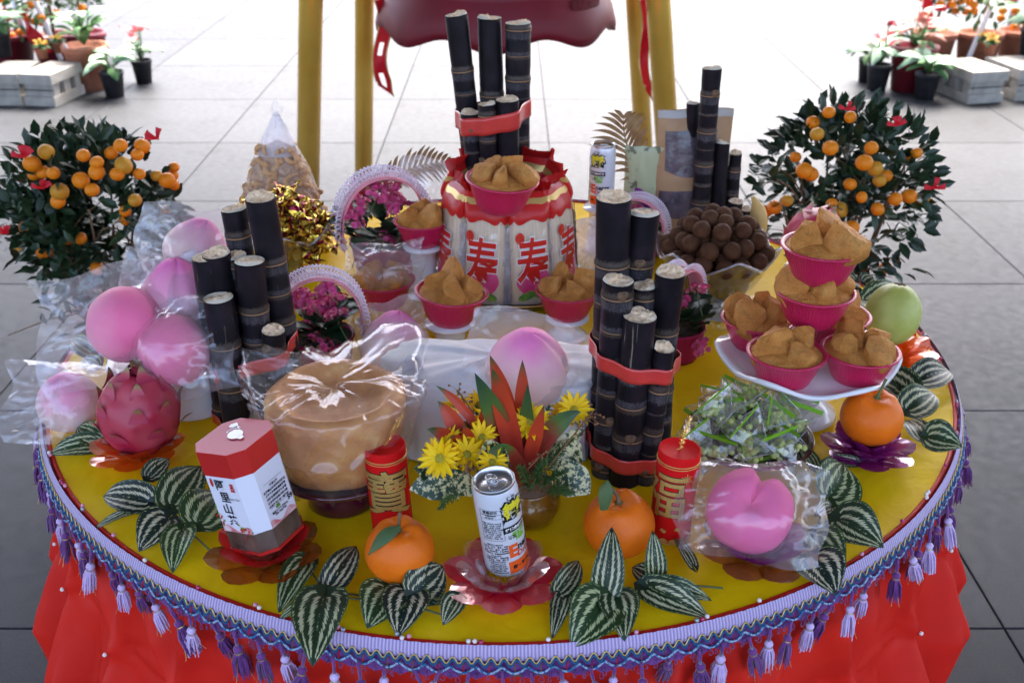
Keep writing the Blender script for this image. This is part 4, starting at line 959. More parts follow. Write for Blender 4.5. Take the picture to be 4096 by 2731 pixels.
bagged('bagged pink peach bun in the middle of the heap, pointed end up', (-0.483, -0.21, 0.9357), 'a', 0, (.092, .072), .056, 12, (radians(-8), radians(8), radians(20)), (radians(58), radians(8), 0), None, 1.18, (.0, -.005))
bagged('bagged pink peach bun at the bottom of the heap beside sugarcane', (-0.4645, -0.3, 0.8989), 'b', 0, (.095, .072), .052, 13, (radians(65), 0, radians(-30)), (radians(52), radians(-12), 0), None, 1.08, (-.008, 0))
bagged('bagged pale peach bun at the top of the heap', (-0.4705, -0.13, 0.9811), 'c', 0, (.082, .070), .047, 14, (radians(-10), radians(25), 0), (radians(65), radians(6), radians(8)), None, .96, (.010, -.012))
bagged('bagged pink bun squeezed between the heap and left sugarcane', (-0.4489, -0.15, 0.9534), 'a', 0, (.055, .05), .042, 15, (0, 0, 1), (radians(60), 0, radians(-20)), None, .85)
bagged('pale bun in a loose clear bag at the left table edge', (-0.6388, -0.285, 0.8037), 'c', 0, (.085, .062), .046, 16, (radians(20), 0, 0), (radians(40), radians(10), radians(18)), M_film_soft, .92, (.01, 0))
bagged('bagged pale peach bun right of the front flower basket', (-0.1758, -0.112, 0.8084), 'c', 0, (.062, .078), .050, 17, (radians(-12), radians(10), 0), (radians(62), radians(-18), 0), M_film_soft, 1.06, (0, -.012))
bagged('bagged peach bun behind the flower arrangement on white parcel', (0.0378, -0.345, 0.8917), 'c', 0, (.092, .074), .054, 18, (radians(5), radians(-10), radians(80)), (radians(60), radians(12), 0), M_film_soft, 1.18, (-.004, -.012))
PE['d'] = peach_mesh('pink_bun', M_pinkbun, .052, 0.0, .30, .42, 1.3)
bagged('flat pink bun in a sealed clear bag on the amber crystal lotus', (0.3045, -0.585, 0.8292), 'd', 0, (.090, .062), .058, 19, (radians(38), 0, radians(-14)), (radians(38), radians(7), radians(-4)), None, 1.0, (-.005, .004), .8, tk=.050)
# film laid loosely over the bagged sponge cake at left of the noodles
o = ob('loose_bag', bag_mesh(.070, .050, .056, .045, .040, 23, 0, -.01, M_film_soft), None, (-0.2096, 0.09, 0.8604), (radians(55), radians(-8), 0)); tag(o, 'clear loose bag over the sponge cake left of the noodles', 'bag')
o = ob('loose_bag', bag_mesh(.045, .050, .03, .03, .018, 24, 0, 0, M_film_soft), None, (-0.1627, 0.33, 0.9371), (radians(70), radians(15), 0)); tag(o, 'clear crumpled bag poking up behind the noodle packs at left', 'bag')
o = ob('loose_bag', bag_mesh(.045, .060, .03, .04, .02, 25, 0, 0, M_film_milky), None, (0.1649, 0.27, 0.8249), (radians(70), 0, radians(20))); tag(o, 'milky pink bag between noodle packs and the back can', 'bag')

# ================================================================ DRAGON FRUIT
def dragon_mat():
    t = NT('dragon_fruit_skin'); v = t.n('TexVoronoi', {'Vector': t.co('Object'), 'Scale': 34.0}, feature='SMOOTH_F1').outputs['Distance']; n = t.noise(30, 4)
    c = t.mix(t.ramp(v, (.25, (0, 0, 0)), (.75, (1, 1, 1))), t.ramp(n, (.3, (.38, .008, .035)), (.7, (.48, .02, .06))), (.50, .07, .09))
    return t.out(t.pr(col=c, rough=.45, nrm=t.bump(t.ma('MULTIPLY', v, -1.0), .7, .012), sss=.08))
M_dragon = dragon_mat()
def scale_mat():
    t = NT('dragon_scale'); v = t.n('SeparateXYZ', {0: t.co('UV')}).outputs[1]
    return t.out(t.pr(col=t.ramp(v, (.0, (.42, .025, .075)), (.55, (.48, .06, .09)), (.82, (.30, .22, .08)), (1, (.10, .09, .04))), rough=.5))
M_scale = scale_mat()
def dragon(label, loc, rot, s):
    o = thing('dragon_fruit', label, 'dragon fruit', loc, rot, 'dragon fruits'); o.scale = (s,) * 3
    MB().ball((0, 0, 0), (.052, .052, .058), 48, 32, fn=lambda d: 1 + .02 * sin(5 * atan2(d[1], d[0]) + 6 * d[2]) + .02 * ns(d[0] * 3, d[1] * 3, d[2] * 3) - .10 * exp(-(1 - d[2]) / .04)).build('fruit_body', M_dragon, o)
    sc_ = MB(); sc_.grid(lambda u, v: ((u - .5) * .030 * (1 - v) ** .8 * (1 + .3 * v), .028 * v, .0012 + .011 * v ** 2.6 - 6 * ((u - .5) * .030) ** 2 * (1 - v)), 6, 8)
    me = sc_.mesh('scale', M_scale); q = random.Random(4)
    for ring, (ph, n) in enumerate(((-50, 6), (-22, 7), (6, 7), (34, 6), (60, 5), (80, 4))):
        for i in range(n):
            th = 2 * pi * (i + .5 * (ring % 2)) / n + q.uniform(-.12, .12); p_ = radians(ph + q.uniform(-5, 5)); d = Vector((cos(p_) * cos(th), cos(p_) * sin(th), sin(p_)))
            up = Vector((-sin(p_) * cos(th), -sin(p_) * sin(th), cos(p_))); x = up.cross(d)
            ob('scale', me, o, M=frame((d.x * .0515, d.y * .0515, d.z * .0575), x, d) @ Matrix.Scale(q.uniform(.7, 1.0), 4))
dragon('magenta dragon fruit on the orange crystal lotus at left', (-0.5103, -0.352, 0.8289), (radians(-8), radians(6), .4), 1.08)
dragon('dark dragon fruit half hidden behind the sponge cake tower', (0.5311, 0.05, 0.9315), (radians(10), radians(40), 1), .95)

# ================================================================ CRYSTAL LOTUSES
def petal(L, W, th, cupv=.25):
    m = MB(); n = 6; top = []; out = []
    outl = [(0, 0)] + [(L * t, W / 2 * sin(pi * t ** 1.35) ** .62) for t in (.2, .4, .6, .78, .92)] + [(L, 0)] + [(L * t, -W / 2 * sin(pi * t ** 1.35) ** .62) for t in (.92, .78, .6, .4, .2)]
    z = lambda x, y: cupv * (x * x) / L * .5 + 3.0 * y * y / max(W, .001) * .15
    N_ = len(outl); v = [(x, y, z(x, y)) for x, y in outl]
    inn = [(L * .12 + (x - L * .12) * .62, y * .5, z(x, y) * .6 + th) for x, y in outl]; bt = [(L * .12 + (x - L * .12) * .55, y * .45, z(x, y) * .5 - th * .8) for x, y in outl]
    fs = [(i, (i + 1) % N_, N_ + (i + 1) % N_, N_ + i) for i in range(N_)] + [tuple(N_ + i for i in range(N_))] + [((i + 1) % N_, i, 2 * N_ + i, 2 * N_ + (i + 1) % N_) for i in range(N_)] + [tuple(2 * N_ + i for i in range(N_))[::-1]]
    return m.add(v + inn + bt, fs)
def lotus(label, loc, mats, s=1.0, seed=0, tilt=(0, 0), core=None):
    o = thing('crystal_lotus', label, 'lotus', loc, (tilt[0], tilt[1], seed * .37), 'crystal glass lotus holders'); o.scale = (s,) * 3
    for k, (n, L, W, el, z, mt) in enumerate(((7, .054, .044, 3, .005, mats[0]), (7, .046, .036, 22, .010, mats[1]), (6, .030, .024, 42, .012, mats[2]))):
        me = petal(L, W, .0032, .5).mesh('petal', mt, False)
        for i in range(n):
            a = 2 * pi * (i + .5 * k) / n; ob('petal', me, o, M=Matrix.Translation((.012 * cos(a), .012 * sin(a), z)) @ Matrix.Rotation(a, 4, 'Z') @ Matrix.Rotation(-radians(el), 4, 'Y'))
    c = MB(); c.lathe([(.0001, 0), (.026, 0), (.020, .010), (.013, .016), (.0001, .018)], 9); c.build('base', mats[0], o, False)
    if core:
        bd = MB()
        for i in range(10): bd.ball((.013 * cos(i * .628), .013 * sin(i * .628), .021), .0048, 6, 4)
        bd.build('core_beads', core, o, False)
    return o
X_or, X_or2 = crystal_mat('orange_crystal', (1.0, .36, .02), (.95, .18, .02)), crystal_mat('amber_tip_crystal', (.95, .30, .05), (.90, .12, .04))
X_red, X_dk = crystal_mat('red_crystal', (.95, .05, .04), (.85, .03, .05)), crystal_mat('smoky_amber_crystal', (.75, .34, .03), (.42, .14, .02))
X_clear, X_rose = crystal_mat('clear_crystal', (.97, .93, .92), (.96, .88, .88), .30, .06), crystal_mat('ruby_crystal', (.95, .05, .14), (.85, .02, .12))
X_pur, X_vio = crystal_mat('purple_crystal', (.50, .04, .40), (.30, .02, .32)), crystal_mat('violet_crystal', (.55, .06, .42), (.40, .03, .34)); X_yel = crystal_mat('yellow_crystal', (.9, .6, .02))
lotus('orange crystal lotus under the magenta dragon fruit', (-0.5182, -0.3663, 0.76), (X_or, X_or2, X_or), 1.05, 1)
lotus('red and smoky crystal lotus under the tilted tea box', (-0.2867, -0.5982, 0.76), (X_dk, X_red, X_clear), 1.12, 2)
lotus('clear and ruby crystal lotus under the front drink can', (0.0051, -0.6449, 0.76), (X_rose, X_clear, X_clear), 1.12, 3, core=X_yel)
lotus('amber and purple crystal lotus under the flat pink bun', (0.317, -0.5932, 0.76), (X_dk, X_pur, X_clear), 1.15, 4)
lotus('purple crystal lotus under the right mandarin orange', (0.5228, -0.3663, 0.76), (X_pur, X_vio, X_vio), 1.05, 5)
lotus('orange crystal lotus under the green guava at right', (0.6568, -0.068, 0.76), (X_or, X_or2, X_or), 1.10, 6)

# ================================================================ MANDARINS, GUAVA
def orange_mat(name, a, b):
    t = NT(name); n = t.noise(24, 4); p_ = t.n('TexVoronoi', {'Vector': t.co('Object'), 'Scale': 520.0}).outputs['Distance']
    return t.out(t.pr(col=t.ramp(n, (.3, a), (.7, b)), rough=.42, nrm=t.bump(p_, .22, .0012), sss=.12, spec=.25))
M_orange = orange_mat('mandarin_peel', (.74, .135, .004), (.82, .17, .007)); M_oleaf = P('citrus_leaf', (.06, .10, .035), .5, (.10, .14, .05), 30)
def orange(label, loc, s, rot, leaf, seed):
    o = thing('mandarin_orange', label, 'orange', loc, rot, 'large mandarin oranges'); o.scale = (s,) * 3; r = .0425
    def fn(d):
        th = atan2(d[1], d[0]); e = 1 - d[2]
        return 1 - .20 * exp(-e / .045) + .05 * exp(-((e - .16) / .12) ** 2) * (1 + .5 * sin(5 * th + seed)) + .012 * sin(6 * th) * exp(-e / .4) + .008 * ns(d[0] * 2, d[1] * 2, d[2] * 2 + seed)
    MB().ball((0, 0, 0), (r, r, r * .93), 64, 44, fn=fn).build('fruit', M_orange, o)
    zt = r * .93 * .82
    stp = bez((0, 0, zt), (.002, 0, zt + .014), (leaf[2], leaf[3], zt + .030), 6); MB().tube(stp, [.0035, .0026, .0022, .002, .002, .0021, .0024], 8).build('stem', M_twig if seed != 2 else M_stem, o)
    MB().lathe([(.0002, zt + .003), (.005, zt + .001), (.007, zt - .002)], 10, wob=lambda a, z, r_: 1 + .25 * cos(5 * a)).build('calyx', M_stem, o)
    if leaf[0]:
        b, t_ = Vector(leaf[0]), Vector(leaf[1]); lf = MB(); d = t_ - b; sd_ = d.cross(Vector((0, -.6, .8))).normalized()
        lf.grid(lambda u, v: tuple(b + d * v + sd_ * (u - .5) * .017 * sin(pi * min(.985, max(.03, v ** .8))) + Vector((0, -.25, .8)) * (.010 * sin(pi * v) - 60 * ((u - .5) * .017) ** 2 * .6)), 6, 12)
        lf.build('leaf', M_oleaf, o)
orange('mandarin orange with hanging leaf beside the left red firecracker', (-0.1175, -0.628, 0.8031), .97, (radians(6), 0, 0), ((.004, -.004, .045), (-.034, -.030, .022), .004, -.002), 1)
orange('mandarin orange with tall stem in front of the tall sugarcane', (0.1483, -0.574, 0.8007), 1.04, (radians(4), radians(-4), 0), ((-.012, .0, .068), (-.020, -.016, .022), -.014, -.002), 3)
orange('pale mandarin orange on the purple crystal lotus at right', (0.5253, -0.352, 0.8196), 1.02, (radians(4), radians(3), 0), (None, None, .006, .002), 2)
gv = thing('guava', 'green guava on the orange crystal lotus at right edge', 'guava', (0.6461, -0.06, 0.8359), (radians(-16), radians(10), 0)); gv.scale = (1.0,) * 3
MB().ball((0, 0, 0), (.0445, .0445, .052), 48, 36, fn=lambda d: 1 + .10 * d[2] * (1 if d[2] > 0 else .9) + .018 * ns(d[0] * 3, d[1] * 3, d[2] * 3) + .008 * sin(7 * atan2(d[1], d[0])) - .05 * exp(-(1 - d[2]) / .02)).build('fruit', P('guava_skin', (.40, .42, .09), .4, (.48, .50, .16), 26, bump=.25, bsc=45, bd=.002, sss=.1), gv)
MB().lathe([(.0001, .052), (.006, .053), (.008, .0565), (.0095, .0555), (.010, .053)], 14, wob=lambda a, z, r: 1 + .2 * sin(5 * a)).build('calyx', P('guava_calyx', (.14, .06, .03), .8, bump=.5), gv)
bn = MB(); bn.tube(bez((0, 0, 0), (.02, 0, .06), (-.012, 0, .11), 10), [.008, .016, .020, .021, .021, .020, .019, .017, .013, .008, .005], 14)
o = bn.build('yellow_fruit', P('mango_skin', (.66, .45, .16), .45, (.60, .36, .10), 20), None, loc=(0.471, 0.22, 0.8583), scale=.8); tag(o, 'pale yellow curved fruit behind the longan bowl', 'fruit')

# ================================================================ TEA BOX
M_tred = P('tea_lid_red', (.42, .030, .055), .45, (.46, .04, .07), 14, coat=.1); M_tred2 = P('tea_red_side', (.50, .018, .014), .3, coat=.4); M_paper = P('label_paper', (.74, .70, .76), .4, coat=.3); M_tea = P('tea_leaves', (.045, .028, .02), .35, (.14, .09, .07), 26, coat=.8, bump=.3)
M_pinkpaper = P('pink_petal_print', (.60, .16, .16), .4, (.74, .62, .64), 70)
tb2 = thing('tea_box', 'red lidded tea box with white label leaning on the red crystal lotus', 'tea box', (0, 0, 0))
tb2.matrix_basis = Matrix.Translation((-0.2847, -0.585, 0.7938)) @ Matrix.Rotation(radians(-11), 4, 'Y') @ Matrix.Rotation(radians(-3), 4, 'X') @ Matrix.Rotation(radians(-27), 4, 'Z')
HW, CHF = .0385, .0155
def octo(k=0.0): 
    a, c = HW + k, HW - CHF + k * .41
    return [(a, -c), (a, c), (c, a), (-c, a), (-a, c), (-a, -c), (-c, -a), (c, -a)]
def prism(z0, z1, k=0.0, caps=(True, True), mi=0):
    m = MB(); o8 = octo(k); vs = [(x, y, z0) for x, y in o8] + [(x, y, z1) for x, y in o8]
    m.add(vs, [(i, (i + 1) % 8, 8 + (i + 1) % 8, 8 + i) for i in range(8)] + ([tuple(range(8))[::-1]] if caps[0] else []) + ([tuple(8 + i for i in range(8))] if caps[1] else []), mi); return m
prism(0, .004, .0015).build('base_rim', M_tred2, tb2, False); prism(.004, .034).build('tea_window', M_tea, tb2, False)
prism(.030, .108, .0004, (False, False)).build('paper_label', M_paper, tb2, False)
lidm = prism(.108, .140, .0012); lidm.m[-1] = 1; lidm.build('lid', [M_tred2, M_tred], tb2, False)
def face_print(m, side, x0, z0, dr=.0012):     # side 0: face toward -y, side 1: face toward +x
    m = MB().join(m)
    m.v = [((x + x0, -HW - dr, y + z0) if side == 0 else (HW + dr, x + x0, y + z0)) for x, y, z in m.v]; return m
pr_ = MB()
for i, ch in enumerate('阿里山茶'): pr_.join(face_print(text_mb(ch, .0155, .0003, 0), 0, -.004 + .002 * (i % 2), .0955 - i * .0165))
pr_.join(face_print(text_mb('ALISHAN TEA', .0038, 0, 0), 0, .0085, .078)); 
sl = text_mb('茶\n葉', .006, .0003, 1, lead=.9); pr_.join(face_print(sl, 0, .0145, .094)); pr_.join(face_print(polydisc(lambda a: (.0022 * cos(a), .006 * sin(a)), 14, 1), 0, -.016, .099))
q = random.Random(2)
for i in range(26):
    bx, bz = (.012 + q.gauss(0, .005), .036 + q.gauss(0, .004)) if i < 16 else (-.020 + q.gauss(0, .002), .052 + q.gauss(0, .006)); pr_.join(face_print(polydisc(lambda a: (.0014 * cos(a), .0018 * sin(a)), 6, 1 if i % 3 else 2), 0, bx, bz, .0014))
pr_.build('front_print', [M_black, M_redp, M_leafp], tb2, False); pr_ = MB()
pr_.join(face_print(text_mb('阿里山茶\n台灣高山氣候涼爽日照短\n茶芽葉肉厚軟清香甘醇\n滋味甘潤回韻持久餘香\n適合早晚溫差大的山區\n冷泡熱飲各有一番風味', .0036, .0001, 0, lead=1.4), 1, .000, .068)); pr_.join(face_print(text_mb('59', .0085, .0004, 0), 1, .018, .050)); pr_.join(face_print(text_mb('農會茶葉推廣中心\nTEA CENTER', .0036, .0001, 0), 1, -.002, .044))
pr_.join(face_print(polydisc(lambda a: (.004 * cos(a), .003 * max(0, sin(a)) * 1.6), 14, 2), 1, -.004, .049))
for z in (.085, .0525): pr_.join(face_print(MB().add([(-.016, 0, 0), (.016, 0, 0), (.016, .0003, 0), (-.016, .0003, 0)], [(0, 1, 2, 3)], 0), 1, 0, z))
pr_.build('side_print', [M_black, M_redp, M_leafp], tb2, False)
bp = MB()
for k in range(2):
    def edge(u, v, k=k): x = (u - .5) * 2 * (HW - CHF); zz = .030 + .010 * v * (.6 + .4 * sin(u * 9 + k)) ; return (x, -HW - .0009, zz) if k == 0 else (HW + .0009, x, zz)
    bp.grid(edge, 16, 2)
bp.build('pink_border', M_pinkpaper, tb2, False)
lg = MB(); lg.join(shift(polydisc(lambda a: (.0095 * cos(a), .0075 * sin(a)), 20), 0, .002)); lg.join(shift(polydisc(lambda a: (.004 * cos(a), .003 * sin(a)), 12), .010, .005)); lg.join(shift(text_mb('春茶', .009, .0003), -.016, .004))
lg.tube([(-.009 - .004 * sin(t), .002 + .006 * cos(t), .0003) for t in [pi * i / 8 for i in range(9)]], .0008, 5)
lg.v = [((x * .8 + y * .6) * 1.25, (-x * .6 + y * .8) * 1.25, .1416 + z * .5) for x, y, z in lg.v]; lg.build('lid_emblem', M_whitep, tb2, False)

# ================================================================ BIG SPONGE CAKE ON LACQUER DISH
M_lac = P('dark_lacquer', (.055, .006, .014), .15, (.07, .008, .018), 10, coat=.7)
kx, ky = (-0.2113, -0.4655, 0.76)[:2]
ds = thing('lacquer_dish', 'dark red lacquer pedestal dish under the large wrapped cake', 'dish', (kx, ky, TZ))
MB().lathe([(.0001, 0), (.044, 0), (.047, .004), (.046, .020), (.040, .032), (.042, .037), (.072, .046), (.084, .056), (.086, .061), (.082, .061), (.066, .052), (.0001, .050)], 64).build('dish', M_lac, ds)
def bigcake_mat():
    t = NT('baked_cake'); z = t.n('SeparateXYZ', {0: t.co('Object')}).outputs[2]; n = t.noise(26, 5)
    v = t.n('TexVoronoi', {'Vector': t.n('VectorMath', {0: t.co('Object'), 1: t.n('TexNoise', {'Vector': t.co('Object'), 'Scale': 30.0}).outputs['Color']}, operation='ADD').outputs[0], 'Scale': 26.0}, feature='DISTANCE_TO_EDGE').outputs['Distance']
    c = t.ramp(n, (.3, (.42, .14, .030)), (.55, (.62, .26, .07)), (.75, (.78, .46, .16)))
    cr = t.ramp(v, (.0, (1, 1, 1)), (.035, (0, 0, 0)))
    c = t.mix(t.ma('MULTIPLY', cr, .55), c, (.22, .08, .03))
    return t.out(t.pr(col=c, rough=.55, nrm=t.bump(t.ma('ADD', t.ma('MULTIPLY', cr, -.6), n), .35, .003), sss=.15))
bk = thing('large_sponge_cake', 'large round brown sponge cake in crinkled cellophane with sunken top', 'cake', (kx, ky, TZ + .054))
pk = [(.0001, 0), (.058, 0), (.072, .010), (.083, .034), (.089, .066), (.0905, .092), (.088, .108), (.080, .116), (.070, .112), (.060, .098), (.042, .090), (.02, .088), (.0001, .0875)]
MB().lathe(pk, 72, wob=lambda a, z, r: 1 + .07 * ns(cos(a) * 1.4, sin(a) * 1.4, z * 16) + .03 * ns(cos(a) * 4, sin(a) * 4, z * 40)).build('cake', bigcake_mat(), bk)
cw = MB()
def cel(u, v):
    a = 2 * pi * u; k = (1 - abs(ns(cos(a) * 2.2, sin(a) * 2.2, v * 3.1)) * 2) ** 3 * .014 + (1 - abs(ns(cos(a) * 5, sin(a) * 5, v * 7)) * 2) ** 3 * .006
    if v < .62: z = -.004 + .122 * v / .62; r = .070 + .028 * (v / .62) ** .6 + k * .9
    else:
        w_ = (v - .62) / .38; r = (.098 + k * (1 - w_) ** 2) * (1 - w_) + .001; z = .118 + .012 * sin(w_ * pi) * (1 + 1.2 * ns(cos(a) * 1.2, sin(a) * 1.2, 8)) + k * .5 * (1 - w_) ** 1.5 + .010 * ns(cos(a) * (1 - w_) * 3.2, sin(a) * (1 - w_) * 1.2, 3) * w_
    ear = max(0, cos(a - 1.0)) ** 14 * .075 + max(0, cos(a + .15)) ** 16 * .020 + max(0, cos(a - 2.6)) ** 14 * .05
    e = exp(-((v - .55) / .16) ** 2) * ear
    return ((r + e) * cos(a), (r + e) * sin(a), z + e * .25)
cw.grid(cel, 130, 56, cu=True); cw.build('cellophane', film_mat('cake_cellophane', veil=.05, gl=.05, rough=.13), bk, True)

# ================================================================ WHITE CLOTH PARCEL
wp = thing('white_parcel', 'white cloth wrapped parcel behind the flower arrangement', 'parcel', (*(-0.0072, -0.3059, 0.76)[:2], TZ))
def parc(u, v):
    a = 2 * pi * u; c, s = SE(a, .55); w_, d_ = .150, .072
    if v < .7: z = .122 * v / .7; k = 1 + .06 * (1 - v / .7)
    else: t_ = (v - .7) / .3; k = 1 - t_; z = .122 + .012 * sin(t_ * 1.6)
    k *= 1 + .16 * ns(c * 2.2, s * 2.2, v * 1.6) + .10 * abs(ns(c * 5, s * 5, v * 1.2)); z += .012 * ns(c * 2 + 4, s * 2, 1) * v
    return (c * w_ * k, s * d_ * k, max(0.001, z))
wm = MB(); wm.grid(parc, 90, 30, cu=True); M_cloth = P('white_cloth', (.70, .67, .67), .6, (.62, .58, .60), 10, sss=.2, bump=.2, bsc=24, bd=.006)
wm.build('wrapped_bundle', M_cloth, wp)
er = MB(); er.grid(lambda u, v: (-.118 + .028 * (u - .5) * (1 - v * .5) + .020 * v - .035 * v * v, -.035 + .014 * sin(u * 3), .108 + .034 * sin(v * 2.4) + .006 * u), 8, 12); e_ = er.build('folded_corner', M_cloth, wp); md = e_.modifiers.new('thickness', 'SOLIDIFY'); md.thickness = .003
e2 = MB(); e2.grid(lambda u, v: (.110 + .035 * v + .010 * sin(u * 5), -.045 + .02 * u, .012 + .095 * u - .006 * v + .010 * sin(v * 3 + u * 4)), 14, 8); e3 = e2.build('loose_edge', M_cloth, wp); md = e3.modifiers.new('thickness', 'SOLIDIFY'); md.thickness = .0012
# pale wrapped pink core seen through gaps on the left
# ================================================================ FIRECRACKERS
M_fred = P('firecracker_red', (.66, .010, .010), .6, (.62, .008, .008), 20, spec=.08); M_glit = P('gold_glitter', (.55, .34, .08), .35, (.85, .62, .22), 1200, metal=.9, bump=.9, bsc=1500, bd=.001)
FR, FH = .0262, .128
def gold_tinsel(q, a, b):
    m = MB(); a, b = Vector(a), Vector(b); m.tube([a, b], .0009, 5)
    for i in range(150):
        p_ = a.lerp(b, i / 150); d = Vector((q.gauss(0, 1), q.gauss(0, 1), q.gauss(0, .6))).normalized() * q.uniform(.003, .0062); s_ = d.cross(b - a).normalized() * .0006
        m.add([p_ - s_, p_ + s_, p_ + d], [(0, 1, 2)])
    return m
def cracker(label, loc, rot, glyph, ang, fuse, extra):
    o = thing('firecracker', label, 'firecracker', loc, rot, 'red firecracker ornaments'); q = random.Random(len(label))
    MB().lathe([(.0001, 0), (FR - .001, 0), (FR, .001), (FR, FH - .002), (FR - .0006, FH), (FR - .0022, FH), (FR - .0028, FH - .0016), (.0001, FH - .0016)], 64).build('tube', M_fred, o)
    for z, r_ in ((FH - .0125, .0009), (FH - .0158, .0006), (.0012, .0012)):
        MB().tube([((FR + .0002) * cos(2 * pi * i / 48), (FR + .0002) * sin(2 * pi * i / 48), z) for i in range(49)], r_, 5).build('gold_band', M_glit, o)
    p_ = MB(); b0 = 0
    p_.join(wrap(text_mb(glyph, .070, .0017, 1), FR, ang, .066, .0004)); p_.join(wrap(text_mb(glyph, .070, .0007, 0), FR, ang, .066, .0009))
    if extra:                                # star burst, lantern and cloud edge in thin gold
        for k in range(12):
            a = 2 * pi * k / 12; L = .008 if k % 2 else .0055; p_.join(wrap(MB().add([(.002 * cos(a) - .0005 * sin(a), .002 * sin(a) + .0005 * cos(a), 0), (L * cos(a) - .0006 * sin(a), L * sin(a) + .0006 * cos(a), 0), (L * cos(a) + .0006 * sin(a), L * sin(a) - .0006 * cos(a), 0), (.002 * cos(a) + .0005 * sin(a), .002 * sin(a) - .0005 * cos(a), 0)], [(0, 3, 2, 1)], 0), FR, radians(18), .099, .0006, .004))
        p_.join(wrap(polydisc(lambda a: (.010 * cos(a), .0115 * sin(a)), 24, 0), FR, radians(58), .088, .0006)); p_.join(wrap(MB().add([(-.0004, -.02, 0), (.0004, -.02, 0), (.0004, .022, 0), (-.0004, .022, 0)], [(0, 1, 2, 3)], 0), FR, radians(60), .080, .0005))
        for a_, z_ in ((10, .024), (42, .036), (-30, .02)): p_.join(wrap(polydisc(lambda a: (.0042 * cos(a), .0028 * sin(a) + .0008 * cos(3 * a)), 14, 0), FR, radians(a_), z_, .0006))
    for k in range(14): p_.join(wrap(polydisc(lambda a: (.0056 * cos(a), .006 * max(0, sin(a))), 16, 0), FR, 2 * pi * k / 14, .003, .0005))
    p_.build('gold_print', [M_glit, M_black], o, False)
    gold_tinsel(q, (0, 0, FH - .002), fuse).build('tinsel_fuse', M_gold, o, False)
cracker('red firecracker ornament with gold fortune character, behind left orange', (*(-0.1376, -0.5284, 0.76)[:2], TZ), (0, radians(-2), 0), '寶', radians(2), (.024, .010, FH + .034), False)
cracker('red firecracker ornament with gold blessing character, beside the pink bun', (*(0.2179, -0.5375, 0.76)[:2], TZ), (0, radians(2), 0), '福', radians(-48), (.008, .004, FH + .044), True)

# ================================================================ FLOWER ARRANGEMENT
fa = thing('flower_arrangement', 'flower arrangement of red bromeliads and yellow daisies in amber vase', 'flowers', (*(0.0376, -0.5098, 0.76)[:2], TZ))
M_amber = P('amber_ceramic', (.12, .045, .004), .12, (.20, .085, .008), 40, coat=.8, bump=.6, bsc=50, bd=.004)
MB().lathe([(.0001, 0), (.024, 0), (.034, .008), (.0415, .026), (.040, .042), (.032, .052), (.033, .056), (.029, .054), (.0001, .050)], 48, wob=lambda a, z, r: 1 + .015 * sin(7 * a)).build('vase', M_amber, fa)
def brom_mat():
    t = NT('bromeliad'); v = t.n('SeparateXYZ', {0: t.co('UV')}).outputs[1]; f = t.ma('ADD', v, t.ma('MULTIPLY_ADD', t.noise(14, 2), .5, -.25))
    return t.out(t.pr(col=t.ramp(f, (.0, (.05, .02, .015)), (.22, (.30, .02, .012)), (.55, (.50, .045, .012)), (.80, (.42, .045, .015)), (.95, (.05, .08, .02))), rough=.38, spec=.5))
M_brom = brom_mat()
def bromg():
    t = NT('bromeliad_green'); v = t.n('SeparateXYZ', {0: t.co('UV')}).outputs[1]; f = t.ma('ADD', v, t.ma('MULTIPLY_ADD', t.noise(14, 2), .4, -.2))
    return t.out(t.pr(col=t.ramp(f, (.0, (.22, .02, .01)), (.45, (.26, .03, .015)), (.65, (.07, .13, .025)), (.95, (.025, .06, .03))), rough=.38))
M_bromg = bromg()
def blade(base, mid, tip, w_, mat, parent, name='bract', fold=.25):
    pth = bez(base, mid, tip, 12); m = MB(); nrm = Vector((0, -.85, .5))
    def f(u, v):
        i = min(11, int(v * 12)); p = pth[i].lerp(pth[i + 1], v * 12 - i); tg = (pth[i + 1] - pth[i]).normalized(); s_ = tg.cross(nrm).normalized(); n2 = s_.cross(tg); x = (u - .5) * w_ * min(1, .75 + v) * (1 if v < .55 else max(0, 1 - ((v - .55) / .45) ** 1.6))
        return tuple(p + s_ * x + n2 * (abs(x) * fold))
    m.grid(f, 6, 14); return m.build(name, mat, parent)
fo = Vector((*(0.0376, -0.5098, 0.76)[:2], TZ)); L_ = lambda p: Vector(p) - fo
vt = Vector((0, 0, .05))
